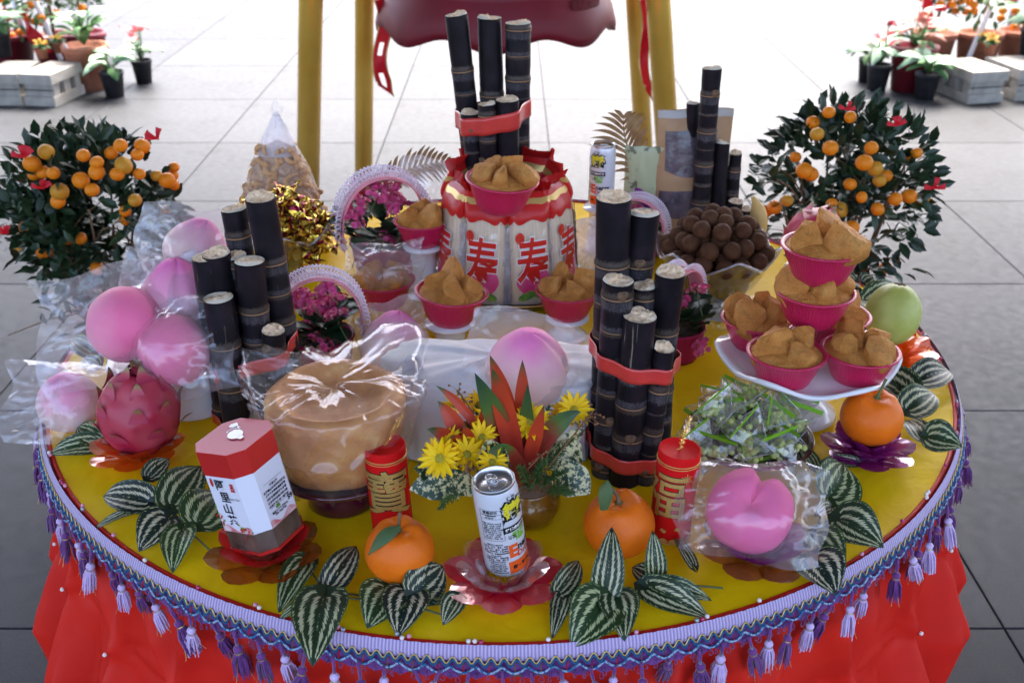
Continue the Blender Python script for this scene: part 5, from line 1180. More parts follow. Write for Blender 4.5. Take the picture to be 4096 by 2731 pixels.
for b, t, w_, mt, up in (
    ((0.0264, -0.52, 0.8434), (-0.0109, -0.5, 0.9976), .024, M_brom, .02), ((0.0291, -0.53, 0.8502), (0.0287, -0.5, 0.9916), .020, M_brom, .01), ((0.0263, -0.54, 0.8537), (-0.0269, -0.57, 1.012), .028, M_bromg, .0), ((0.0318, -0.53, 0.8502), (0.0346, -0.54, 0.9808), .019, M_bromg, -.01),
    ((0.0317, -0.54, 0.8537), (0.0985, -0.55, 0.9478), .024, M_bromg, .03), ((0.0235, -0.55, 0.8573), (-0.0071, -0.56, 1.0123), .026, M_brom, .015), ((0.0316, -0.55, 0.8509), (0.0539, -0.56, 0.9627), .018, M_brom, 0), ((0.0315, -0.56, 0.8513), (-0.012, -0.61, 0.9285), .026, M_bromg, .03),
    ((-0.0298, -0.55, 0.8733), (-0.0739, -0.53, 0.9511), .022, M_brom, .01), ((-0.0299, -0.55, 0.8702), (-0.0866, -0.55, 0.9234), .020, M_brom, .015), ((-0.0295, -0.56, 0.8737), (-0.0946, -0.56, 0.8988), .017, M_brom, .02), ((-0.0295, -0.56, 0.8769), (-0.0409, -0.57, 0.9419), .017, M_brom, .005),
    ((-0.0245, -0.55, 0.8733), (-0.0184, -0.54, 0.9509), .013, M_brom, 0), ((-0.0086, -0.54, 0.8826), (-0.0758, -0.53, 0.9722), .012, M_brom, .02), ((-0.0321, -0.56, 0.8769), (-0.056, -0.58, 0.9331), .018, M_brom, .01)):
    b, t = L_(b), L_(t); blade(b, (b + t) / 2 + Vector((0, .012, up)), t, w_, mt, fa)
M_daisy = P('daisy_yellow', (.80, .46, .003), .5, (.86, .54, .006), 60); M_daisyc = P('daisy_centre', (.30, .24, .02), .8, (.42, .32, .03), 300, bump=.8, bsc=600)
def daisy_mesh(seed):
    q = random.Random(seed); m = MB()
    for k in range(2):
        for i in range(13):
            a = 2 * pi * (i + .5 * k) / 13 + q.uniform(-.08, .08); L = .0205 * q.uniform(.85, 1.05); up = .25 + .35 * k + q.uniform(-.15, .15); ca, sa = cos(a), sin(a)
            m.grid(lambda u, v: ((.004 + L * v) * ca - (u - .5) * .0066 * sin(pi * (.2 + .75 * v)) * sa, (.004 + L * v) * sa + (u - .5) * .0066 * sin(pi * (.2 + .75 * v)) * ca, up * L * v - .25 * L * v * v + .0008 * k + .8 * abs(u - .5) * .004), 2, 4, mi=0)
    m.ball((0, 0, .001), (.0065, .0065, .0035), 14, 8, 1); m.tube([(0, 0, 0), (0, 0, -.012), (.004, 0, -.05)], .0013, 5, 2); return m.mesh('daisy', [M_daisy, M_daisyc, M_stem])
DM = [daisy_mesh(s) for s in range(3)]
for i, (p_, n_, s) in enumerate((((-0.0671, -0.6, 0.9147), (-.3, -.8, .5), 1.05), ((-0.0374, -0.585, 0.9091), (.4, -.4, .8), .95), ((0.0383, -0.53, 0.9215), (.15, -.7, .65), 1.0), ((-0.0084, -0.53, 0.9215), (-.1, -.5, .8), .95), ((0.0932, -0.49, 0.9137), (.3, -.6, .7), 1.0), ((-0.0194, -0.56, 0.9174), (-.3, -.5, .7), .85), ((-0.0534, -0.5, 0.9241), (0, -.2, .9), .8), ((-0.0255, -0.49, 0.9213), (.2, -.4, .9), .8), ((-0.0074, -0.6, 0.9087), (.2, -.5, .8), .8), ((0.0818, -0.48, 0.9058), (-.5, -.3, .8), .75), ((-0.0582, -0.55, 0.908), (-.4, -.2, .9), .7))):
    ob('daisy', DM[i % 3], fa, M=frame(L_(p_), Vector(n_).orthogonal(), n_) @ Matrix.Scale(s, 4))
def speck():
    t = NT('speckled_leaf'); n = t.noise(170, 3, .65); lg_ = t.noise(22, 2)
    return t.out(t.pr(col=t.ramp(t.ma('ADD', n, t.ma('MULTIPLY_ADD', lg_, .35, -.175)), (.46, (.014, .04, .014)), (.54, (.58, .50, .25))), rough=.4))
M_speck = speck()
for b, t, w_ in (((-0.0565, -0.56, 0.8513), (-0.1013, -0.58, 0.8872), .032), ((-0.0454, -0.57, 0.8519), (-0.1079, -0.58, 0.8558), .036), ((0.0727, -0.53, 0.8469), (0.1038, -0.5, 0.8696), .036), ((0.0723, -0.54, 0.8505), (0.112, -0.56, 0.8351), .044), ((-0.0002, -0.58, 0.8684), (-0.0134, -0.59, 0.9346), .036), ((-0.0291, -0.58, 0.8589), (-0.0871, -0.6, 0.8823), .030), ((0.062, -0.52, 0.8565), (0.1102, -0.48, 0.8798), .020)):
    b, t = L_(b), L_(t); blade(b, (b + t) / 2 + Vector((0, 0, .012)), t, w_, M_speck, fa, 'speckled_leaf', .15)
M_fern = P('fern', (.035, .085, .02), .6, (.10, .16, .04), 30)
fq = random.Random(6)
def fern(b, t, n, L, mat=M_fern):
    b, t = L_(b), L_(t); pth = bez(b, (b + t) / 2 + Vector((0, 0, .012)), t, 10); m = MB(); m.tube(pth, .0007, 4)
    for i in range(n):
        k = .15 + .85 * i / n; j = min(9, int(k * 10)); p = pth[j].lerp(pth[j + 1], k * 10 - j); tg = (pth[j + 1] - pth[j]).normalized()
        for r_ in range(3):
            d = (tg + Vector((fq.gauss(0, 1), fq.gauss(0, 1), fq.gauss(0, 1))) * .8).normalized() * L * (1.1 - k * .6); m.tube([p, p + d * .6 + Vector((0, 0, .001)), p + d], [.0006, .0006, .0003], 3, cap=False)
    m.build('fern_sprig', mat, fa)
for b, t in (((0.0451, -0.55, 0.8444), (0.0626, -0.5, 0.9241)), ((0.0481, -0.54, 0.8374), (0.0748, -0.51, 0.9175)), ((0.0424, -0.55, 0.8379), (0.0502, -0.52, 0.9267)), ((0.0507, -0.54, 0.844), (0.0912, -0.52, 0.8888)), ((0.0367, -0.57, 0.8455), (0.0257, -0.6, 0.9007)), ((0.05, -0.57, 0.8455), (0.0753, -0.58, 0.881)), ((-0.0194, -0.55, 0.8573), (-0.0279, -0.5, 0.9241)), ((-0.0248, -0.55, 0.8509), (-0.0397, -0.52, 0.9204)), ((0.042, -0.57, 0.8487), (0.0543, -0.58, 0.8965)), ((-0.0344, -0.58, 0.8589), (-0.0703, -0.6, 0.8447)), ((0.0557, -0.56, 0.8351), (0.0871, -0.57, 0.8455))): fern(b, t, 46, .013)
M_dry = P('dried_berries', (.28, .13, .06), .7, (.20, .09, .04), 40)
def sprig(b, t, n):
    b, t = L_(b), L_(t); m = MB(); m.tube(bez(b, (b + t) / 2 + Vector((.003, 0, .006)), t, 8), .0009, 5)
    for i in range(n):
        p = b.lerp(t, fq.uniform(.7, 1.0)); e = p + Vector((fq.gauss(0, .008), fq.gauss(0, .006), fq.gauss(.003, .007))); m.tube([p, (p + e) / 2 + Vector((0, 0, .002)), e], .0004, 3); m.ball(tuple(e), .0017, 6, 5)
    m.build('berry_sprig', M_dry, fa)
for b, t, n in (((-0.0193, -0.53, 0.9015), (-0.0517, -0.5, 0.949), 14), ((0.0448, -0.56, 0.8513), (0.1185, -0.5, 0.9209), 18), ((0.0584, -0.54, 0.8763), (0.0717, -0.52, 0.9173), 9), ((-0.0333, -0.6, 0.8792), (-0.0364, -0.61, 0.9075), 12), ((0.0285, -0.58, 0.8779), (0.0545, -0.57, 0.9023), 6)): sprig(b, t, n)

# ================================================================ PEA PACKETS ON A DISH
px_, py_ = (0.3577, -0.3355, 0.76)[:2]
pdh = thing('red_dish', 'dark red dish under the green pea packets', 'dish', (px_, py_, TZ))
MB().lathe([(.0001, .004), (.05, .004), (.085, .014), (.094, .022), (.092, .024), (.08, .018), (.05, .009), (.0001, .009)], 64).build('dish', M_lac, pdh)
M_pea = P('wasabi_pea', (.62, .66, .16), .6, (.76, .76, .30), 60, bump=.3, bsc=200); M_seam = P('green_seam', (.20, .44, .02), .5, (.26, .52, .04), 30); M_pkfilm = film_mat('packet_film', veil=.09, gl=.09, rough=.09, veilcol=(.80, .84, .70))
M_pkedge = film_mat('packet_edge', veil=.5, gl=.2, rough=.1)
def packet(seed):
    q = random.Random(seed); d = {}
    A = .037 * q.uniform(.95, 1.1); T = [Vector((-A, 0, 0)), Vector((A, 0, 0)), Vector((0, -A * .85, A * 1.15)), Vector((0, A * .85, A * 1.15))]
    T = [v + Vector((q.uniform(-.004, .004), q.uniform(-.004, .004), q.uniform(-.003, .003))) for v in T]; cen = sum(T, Vector()) / 4
    f = MB(); n = 7
    for (i, j, k) in ((0, 1, 2), (0, 3, 1), (0, 2, 3), (1, 3, 2)):
        vs = []; ix = {}
        for a in range(n + 1):
            for b in range(n + 1 - a):
                u, v = a / n, b / n; w_ = 1 - u - v; p = T[i] * u + T[j] * v + T[k] * w_; bul = 27 * u * v * w_; o_ = (p - cen).normalized()
                p = p + o_ * (.0035 * bul + .0012 * ns(p.x * 70 + seed, p.y * 70, p.z * 70) * min(1, bul * 2)); ix[(a, b)] = len(vs); vs.append(p)
        fs = []
        for a in range(n):
            for b in range(n - a):
                fs.append((ix[(a, b)], ix[(a + 1, b)], ix[(a, b + 1)]))
                if (a + 1, b + 1) in ix: fs.append((ix[(a + 1, b)], ix[(a + 1, b + 1)], ix[(a, b + 1)]))
        f.add(vs, fs)
    d['film'] = f.mesh('film', M_pkfilm, False)
    for nm, (i, j) in (('seam_a', (0, 1)), ('seam_b', (2, 3))):
        s_ = MB(); a, b = T[i], T[j]; out = ((a + b) / 2 - cen).normalized()
        s_.grid(lambda u, v: tuple(a.lerp(b, v) + out * (u * .0065 - .001) + Vector((0, 0, .0006 * (int(v * 30) % 2)))), 1, 30); d[nm] = s_.mesh('seam_strip', M_seam, False)
    pe = MB()
    for i in range(24):
        w4 = [q.random() ** 1.0 for _ in range(4)]; s4 = sum(w4); p = sum((T[k] * (w4[k] / s4) for k in range(4)), Vector()); p = cen + (p - cen) * .92; p.z = max(p.z * .7, .006); pe.ball(tuple(p), q.uniform(.0038, .0050), 8, 6)
    d['peas'] = pe.mesh('peas', M_pea)
    eg = MB()
    for i, j in ((0, 2), (0, 3), (1, 2), (1, 3)): eg.tube([T[i], (T[i] + T[j]) / 2, T[j]], .0007, 4)
    d['edge_folds'] = eg.mesh('edge_folds', M_pkedge)
    mk = MB(); c = (T[0] + T[1] + T[2]) / 3 + ((T[0] + T[1] + T[2]) / 3 - cen).normalized() * .0075; nrm = (T[1] - T[0]).cross(T[2] - T[0]).normalized()
    Mx = frame(c, T[1] - T[0], nrm if nrm.dot(c - cen) > 0 else -nrm); dsk = polydisc(lambda a: (.0052 * cos(a), .0052 * sin(a)), 16, 0); mk.join(dsk, Mx); ds2 = shift(polydisc(lambda a: (.0042 * cos(a), .0042 * sin(a)), 16, 1), 0, 0, .0004); mk.join(ds2, Mx)
    for k in range(3): mk.join(shift(polydisc(lambda a: (.0022 * cos(a), .0018 * sin(a)), 10, 0), .007, -.004 + .0035 * k, 0), Mx)
    d['printed_mark'] = mk.mesh('printed_mark', [M_black, M_grn], False)
    return d
PKT = [packet(s) for s in range(4)]
pq = random.Random(12); rowtxt = ('frontmost', 'second', 'third', 'upper')
plist = [(-.058, -.048, .014), (.000, -.058, .016), (.052, -.040, .016), (-.072, .0, .016), (-.030, -.010, .030), (.022, -.012, .032), (.066, .012, .018), (-.055, .044, .020), (-.008, .030, .044), (.036, .034, .036), (.0, .066, .022), (-.03, .062, .03), (.068, .05, .016)]
plist += [(-.045, .018, .050), (.045, -.002, .048), (-.012, -.040, .036), (.012, .052, .052), (-.078, -.028, .018), (.030, -.055, .018)]
plab = ['pea packet at the front left corner of the dish', 'pea packet at the front middle of the dish', 'pea packet at the front right of the dish', 'pea packet at the left edge of the dish', 'pea packet in the middle left of the heap', 'pea packet in the centre of the heap', 'pea packet at the right edge of the dish', 'pea packet at the back left of the dish', 'topmost pea packet of the heap', 'pea packet right of the topmost one', 'pea packet at the back of the heap below the white stand', 'pea packet left behind the topmost one', 'pea packet at the back right by the cake stand foot', 'pea packet left of the topmost one', 'pea packet leaning below and right of the topmost one', 'pea packet lying between front middle and centre', 'pea packet just behind the topmost one', 'pea packet at the left edge nearest the firecracker', 'pea packet tucked at front right of the middle one']
for (x, y, z), lb in zip(plist, plab):
    o = thing('pea_packet', 'clear ' + lb + ' with green seams', 'snack packet', (px_ + x, py_ + y, TZ + z - .004), (pq.uniform(-.6, .4), pq.uniform(-.5, .5), pq.uniform(0, 6.28)), 'green pea snack packets'); d = PKT[pq.randrange(4)]
    for k, me in d.items():
        c = ob({'seam_a': 'seam_strip', 'seam_b': 'seam_strip'}.get(k, k), me, o)
        if k == 'peas': c['kind'] = 'stuff'

# ================================================================ LEAF GARLAND
def striped():
    t = NT('striped_leaf'); uv = t.n('SeparateXYZ', {0: t.co('UV')}); s, v = uv.outputs[0], uv.outputs[1]
    a = t.ma('ABSOLUTE', t.ma('MULTIPLY_ADD', s, 2.0, -1.0))
    rnd = t.n('ObjectInfo').outputs['Random']
    hatch = t.n('TexNoise', {'Vector': t.n('CombineXYZ', {0: t.ma('MULTIPLY', s, 5.0), 1: t.ma('ADD', t.ma('MULTIPLY', v, 40.0), t.ma('MULTIPLY', a, -22.0)), 2: t.ma('MULTIPLY', rnd, 40.0)}).outputs[0], 'Scale': 1.0, 'Detail': 2.0}).outputs['Fac']
    x = t.ma('FRACT', t.ma('MULTIPLY_ADD', a, 2.7, .78))                       # three pale bands on each half
    d = t.ma('ABSOLUTE', t.ma('ADD', x, -.5))
    wdt = t.ma('MULTIPLY_ADD', hatch, 1.15, -.40)
    inside = t.ma('LESS_THAN', d, wdt)
    ends = t.ma('MULTIPLY', t.ma('GREATER_THAN', v, .035), t.ma('LESS_THAN', t.ma('ADD', v, t.ma('MULTIPLY', a, -.06)), .90))
    m_ = t.ma('MULTIPLY', t.ma('MULTIPLY', inside, ends), t.ma('LESS_THAN', a, .94))
    dark = t.mix(rnd, (.006, .014, .011), (.018, .042, .010)); pale = t.mix(rnd, (.50, .42, .28), (.42, .44, .22))
    soft = t.ma('MULTIPLY', t.ma('LESS_THAN', d, t.ma('ADD', wdt, .05)), ends)
    c = t.mix(m_, t.mix(t.ma('MULTIPLY', soft, .6), dark, (.06, .13, .025)), pale)
    return t.out(t.pr(col=c, rough=.45, nrm=t.bump(hatch, .1, .001), spec=.35))
M_stripe = striped(); M_leafback = P('leaf_underside', (.09, .11, .05), .6)
LEAFC = {}
def gleaf(parent, org, b, t, wpx, flip=0, curl=.0, up=None, zb=.012, ):
    curl = (-.14, 0, .10, .2)[int(abs(b[0] * 7919 + t[1] * 3571)) % 4]
    b, t = Vector(b), Vector(t); d = t - b; L = d.length; W = wpx
    key = (round(W / L, 1), round(curl, 2))
    if key not in LEAFC:
        r_ = key[0]; m = MB()
        def shp(v): return 1.42 * v ** .37 * (1 - v) ** .88
        def f(u, v):
            x = (u * 2 - 1); wv = r_ * .5 * shp(v) * 1.55; back = -.22 * x * x * exp(-v * 6)
            return (x * wv, v + back, .07 * sin(pi * v) + .32 * abs(x) ** 1.2 * wv - .16 * v * v * v + .018 * sin(8 * v + 2 * x))
        m.grid(f, 14, 18)
        LEAFC[key] = m.mesh('leaf', M_stripe)
    nz = up if up is not None else Vector((0, -.55, .85)); y = d.normalized(); x = y.cross(nz).normalized(); z = x.cross(y)
    Mx = Matrix(((x.x, y.x, z.x, b.x - org.x), (x.y, y.y, z.y, b.y - org.y), (x.z, y.z, z.z, b.z - org.z), (0, 0, 0, 1))) @ Matrix.Scale(L, 4)
    ob('leaf', LEAFC[key], parent, M=Mx)
def garland(label, leaves, stems):
    b0 = Vector(leaves[0][0]); o = thing('leaf_garland', label, 'leaf garland', (b0.x, b0.y, TZ), group='striped artificial leaf garland'); org = Vector(o.location)
    for lf in leaves: gleaf(o, org, *lf)
    for s in stems:
        P_ = [Vector(p) - org for p in s]; MB().tube(bez(P_[0], P_[1], P_[2], 8), .0014, 6).build('stem', M_stem, o)
U = Vector((0, -.9, .5)); F_ = Vector((0, -.25, 1))
garland('striped leaf sprig at the left table edge under the loose bag', [((-0.5743, -0.353, 0.775), (-0.6468, -0.3655, 0.772), .034), ((-0.5766, -0.3493, 0.78), (-0.6196, -0.3227, 0.79), .036)], [])
garland('striped leaf sprig between orange lotus and the tea box', [((-0.4711, -0.4568, 0.79), (-0.451, -0.4225, 0.8), .028, 0, 0, U), ((-0.4579, -0.4991, 0.78), (-0.5317, -0.4786, 0.78), .044), ((-0.4622, -0.4986, 0.772), (-0.5227, -0.5343, 0.768), .016), ((-0.4269, -0.5077, 0.78), (-0.4051, -0.4321, 0.8), .060, 0, 0, U), ((-0.3825, -0.5466, 0.78), (-0.363, -0.4839, 0.79), .066, 0, 0, U), ((-0.4232, -0.5357, 0.78), (-0.4471, -0.5836, 0.772), .052), ((-0.3975, -0.56, 0.78), (-0.3965, -0.6195, 0.77), .044)],
    [((-0.4625, -0.4938, 0.772), (-0.402, -0.5439, 0.78), (-0.3484, -0.5972, 0.77)), ((-0.4269, -0.5077, 0.78), (-0.4156, -0.5281, 0.775), (-0.4008, -0.5423, 0.772))])
garland('striped leaf sprig at the front left rim below the tea box', [((-0.2341, -0.615, 0.775), (-0.2527, -0.6883, 0.77), .036), ((-0.199, -0.6602, 0.775), (-0.1713, -0.5947, 0.79), .036, 0, 0, U), ((-0.2084, -0.6667, 0.772), (-0.2515, -0.7041, 0.766), .020), ((-0.2, -0.6835, 0.78), (-0.2006, -0.7719, 0.772), .060)],
    [((-0.2473, -0.5854, 0.77), (-0.2224, -0.6431, 0.775), (-0.1948, -0.6681, 0.768)), ((-0.2063, -0.6666, 0.768), (-0.1743, -0.6757, 0.77), (-0.1401, -0.6741, 0.768))])
garland('striped leaf sprig in front of the left mandarin orange', [((-0.1277, -0.6686, 0.775), (-0.1464, -0.7171, 0.77), .056), ((-0.1036, -0.6752, 0.778), (-0.1113, -0.7296, 0.77), .054), ((-0.0983, -0.6767, 0.78), (-0.0625, -0.6375, 0.79), .046, 0, 0, U), ((-0.1007, -0.6719, 0.77), (-0.0586, -0.6801, 0.77), .022), ((-0.0471, -0.685, 0.78), (-0.0616, -0.7157, 0.77), .030)],
    [((-0.1837, -0.6612, 0.766), (-0.1291, -0.6719, 0.77), (-0.0658, -0.6969, 0.766)), ((-0.104, -0.6682, 0.772), (-0.0724, -0.684, 0.774), (-0.0463, -0.6818, 0.776))])
garland('striped leaf sprig in front of the right mandarin orange', [((0.0689, -0.6752, 0.78), (0.1003, -0.6262, 0.79), .030, 0, 0, U), ((0.0769, -0.6694, 0.775), (0.0617, -0.7309, 0.768), .028), ((0.1232, -0.6775, 0.78), (0.1331, -0.6402, 0.845), .040, 0, 0, U), ((0.186, -0.646, 0.78), (0.1824, -0.6288, 0.83), .028, 0, 0, U), ((0.2358, -0.6154, 0.77), (0.2185, -0.5671, 0.78), .018), ((0.1222, -0.6901, 0.78), (0.0833, -0.7452, 0.768), .062), ((0.1366, -0.6797, 0.78), (0.1412, -0.7365, 0.77), .044), ((0.1741, -0.6625, 0.775), (0.2417, -0.7006, 0.768), .042), ((0.1871, -0.6615, 0.78), (0.2482, -0.6792, 0.775), .026), ((0.1827, -0.6427, 0.772), (0.1605, -0.6207, 0.775), .028)],
    [((0.0714, -0.6682, 0.772), (0.1134, -0.6854, 0.772), (0.16, -0.6589, 0.768)), ((0.16, -0.6589, 0.768), (0.1987, -0.6474, 0.772), (0.2658, -0.6508, 0.765))])
garland('striped leaf sprig at the right rim beside the flat pink bun', [((0.4332, -0.4875, 0.78), (0.4705, -0.4331, 0.8), .070, 0, 0, U), ((0.4312, -0.5037, 0.775), (0.4078, -0.5255, 0.78), .022), ((0.4322, -0.5366, 0.78), (0.4777, -0.5797, 0.775), .066), ((0.3918, -0.5706, 0.78), (0.4172, -0.6215, 0.775), .052), ((0.3794, -0.6146, 0.78), (0.3965, -0.6636, 0.772), .062), ((0.4351, -0.4139, 0.775), (0.4257, -0.3585, 0.78), .024)],
    [((0.4356, -0.4329, 0.77), (0.4276, -0.5046, 0.775), (0.3951, -0.562, 0.772)), ((0.3951, -0.562, 0.772), (0.3845, -0.5862, 0.772), (0.3826, -0.6064, 0.772))])
garland('striped leaf sprig at the right rim behind the right mandarin', [((0.6293, -0.2196, 0.78), (0.5824, -0.1536, 0.79), .062), ((0.6586, -0.1756, 0.78), (0.734, -0.1294, 0.78), .050), ((0.6101, -0.2667, 0.78), (0.6721, -0.2208, 0.79), .052), ((0.6097, -0.3379, 0.775), (0.6033, -0.2831, 0.78), .040), ((0.6152, -0.3411, 0.78), (0.6592, -0.3608, 0.78), .052), ((0.4951, -0.3954, 0.772), (0.4465, -0.39, 0.772), .018)],
    [((0.6565, -0.1698, 0.772), (0.631, -0.2635, 0.772), (0.6203, -0.3309, 0.772))])
garland('striped leaf sprig at the right back rim behind the guava', [((0.667, 0.1218, 0.78), (0.7605, 0.186, 0.79), .048), ((0.6687, 0.2045, 0.78), (0.6191, 0.1921, 0.79), .042), ((0.6482, 0.1256, 0.78), (0.622, 0.1521, 0.79), .048), ((0.6347, 0.1068, 0.78), (0.6381, 0.0258, 0.78), .048), ((0.6764, 0.3115, 0.78), (0.6412, 0.3214, 0.79), .040), ((0.6878, 0.2045, 0.78), (0.7095, 0.2126, 0.79), .036)], [((0.6945, 0.2225, 0.772), (0.6746, 0.1429, 0.772), (0.6433, 0.0638, 0.77))])
garland('striped leaf sprig at the left back rim beside the bun heap', [((-0.6836, -0.0682, 0.775), (-0.7351, -0.0363, 0.79), .044), ((-0.6595, -0.1202, 0.775), (-0.6954, -0.0932, 0.78), .036)], [])

# ================================================================ KUMQUAT TREES
FRUIT_L = [(-0.991, 0.567, 0.924, 0.0170), (-1.033, 0.587, 0.894, 0.0182), (-1.048, 0.584, 0.860, 0.0142), (-1.019, 0.560, 0.870, 0.0140), (-0.911, 0.545, 0.917, 0.0147), (-0.877, 0.539, 0.907, 0.0153), (-0.972, 0.539, 0.840, 0.0202), (-0.981, 0.543, 0.817, 0.0163), (-0.919, 0.518, 0.867, 0.0184), (-0.881, 0.520, 0.886, 0.0168), (-0.888, 0.529, 0.854, 0.0154), (-0.838, 0.537, 0.881, 0.0160), (-0.826, 0.560, 0.896, 0.0192), (-0.802, 0.603, 0.920, 0.0173), (-0.835, 0.583, 0.933, 0.0140), (-0.870, 0.616, 0.907, 0.0140), (-0.808, 0.571, 0.907, 0.0140), (-0.801, 0.574, 0.872, 0.0141), (-0.780, 0.590, 0.853, 0.0140), (-0.759, 0.603, 0.841, 0.0185), (-0.766, 0.681, 0.832, 0.0158), (-0.761, 0.691, 0.851, 0.0140), (-0.760, 0.655, 0.816, 0.0140), (-0.970, 0.543, 0.887, 0.0140), (-0.814, 0.531, 0.817, 0.0140), (-0.845, 0.581, 0.787, 0.0140), (-0.853, 0.573, 0.762, 0.0140), (-1.084, 0.604, 0.737, 0.0179), (-1.145, 0.689, 0.674, 0.0204), (-1.066, 0.605, 0.704, 0.0157), (-1.168, 0.685, 0.642, 0.0210), (-1.069, 0.619, 0.671, 0.0205), (-0.993, 0.558, 0.717, 0.0167), (-0.958, 0.549, 0.721, 0.0144), (-0.933, 0.580, 0.648, 0.0170), (-1.021, 0.680, 0.545, 0.0173), (-0.786, 0.646, 0.756, 0.0140)]
FRUIT_R = [(0.684, 0.598, 0.950, 0.0140), (0.706, 0.577, 0.930, 0.0161), (0.712, 0.609, 0.991, 0.0140), (0.757, 0.605, 0.983, 0.0140), (0.797, 0.572, 0.928, 0.0140), (0.775, 0.549, 0.906, 0.0179), (0.808, 0.555, 0.886, 0.0161), (0.659, 0.592, 0.876, 0.0189), (0.680, 0.577, 0.862, 0.0157), (0.659, 0.668, 0.881, 0.0140), (0.920, 0.607, 0.899, 0.0140), (0.919, 0.650, 0.881, 0.0140), (0.833, 0.567, 0.849, 0.0141), (0.864, 0.575, 0.816, 0.0140), (0.907, 0.600, 0.811, 0.0186), (0.957, 0.639, 0.790, 0.0179), (0.786, 0.564, 0.823, 0.0140), (0.828, 0.571, 0.793, 0.0153), (0.753, 0.569, 0.780, 0.0181), (0.776, 0.570, 0.751, 0.0176), (0.728, 0.559, 0.802, 0.0140), (0.771, 0.609, 0.838, 0.0140), (0.624, 0.647, 0.763, 0.0151), (0.614, 0.694, 0.742, 0.0140), (0.637, 0.615, 0.797, 0.0140), (0.867, 0.671, 0.632, 0.0140), (0.901, 0.793, 0.540, 0.0140), (0.947, 0.737, 0.566, 0.0159), (0.857, 0.614, 0.849, 0.0140), (0.695, 0.669, 0.954, 0.0140)]
def kleaf_mat():
    t = NT('kumquat_leaf'); n = t.noise(9, 3)
    return t.out(t.pr(col=t.ramp(n, (.3, (.010, .024, .010)), (.55, (.018, .042, .014)), (.85, (.05, .085, .02))), rough=.42, spec=.4))
M_kml = kleaf_mat(); M_kyoung = P('young_leaf', (.10, .17, .025), .45, (.16, .22, .04), 20)
M_kum = orange_mat('kumquat_peel', (.72, .19, .005), (.80, .25, .008)); M_kumg = orange_mat('kumquat_peel_greenish', (.45, .24, .02), (.66, .26, .02))
def leafgeo(m, p, d, L, W, q, mi=0):
    d = d.normalized(); s = d.cross(Vector((q.gauss(0, .5), q.gauss(-.3, .5), 1))).normalized(); n = s.cross(d); c = q.uniform(-.25, .1)
    for hs in (-1, 1):
        pts = [p, p + d * L * .3 + s * hs * W * .42 + n * .06 * L, p + d * L * .65 + s * hs * W * .46 + n * (.06 + c * .3) * L, p + d * L + n * c * L, p + d * L * .65 + n * (.02 + c * .3) * L, p + d * L * .3 + n * .01 * L]
        m.add(pts, [(0, 1, 5), (1, 2, 4, 5), (2, 3, 4)] if hs > 0 else [(0, 5, 1), (1, 5, 4, 2), (2, 4, 3)], mi)
KLM = []
for s_ in range(3):
    q = random.Random(s_); m = MB(); leafgeo(m, Vector((0, 0, 0)), Vector((0, 1, 0)), .042, .020, q); KLM.append(m.mesh('leaf', M_kml))
KF = {0: MB().ball((0, 0, 0), (1, 1, .92), 18, 12, fn=lambda d: 1 - .08 * exp(-(1 - d[2]) / .05)).mesh('fruit', M_kum), 1: MB().ball((0, 0, 0), (1, 1, .92), 18, 12, fn=lambda d: 1 - .08 * exp(-(1 - d[2]) / .05)).mesh('fruit', M_kumg)}
def bow(parent, p, s, q):
    m = MB()
    for k in range(4):
        a = q.uniform(-2.2, 2.2) if k else .3; d = Vector((sin(a), q.uniform(-.4, .1), abs(cos(a)) * .8 + .2)); sd_ = d.cross(Vector((0, -1, .2))).normalized()
        m.grid(lambda u, v: tuple(d * s * v + sd_ * (u - .5) * s * .55 * (.35 + .65 * v) + Vector((0, -.18 * s * sin(pi * v), 0))), 2, 5)
    m.ball((0, 0, 0), s * .14, 8, 6); m.build('red_bow', M_red_ribbon, parent, loc=p)
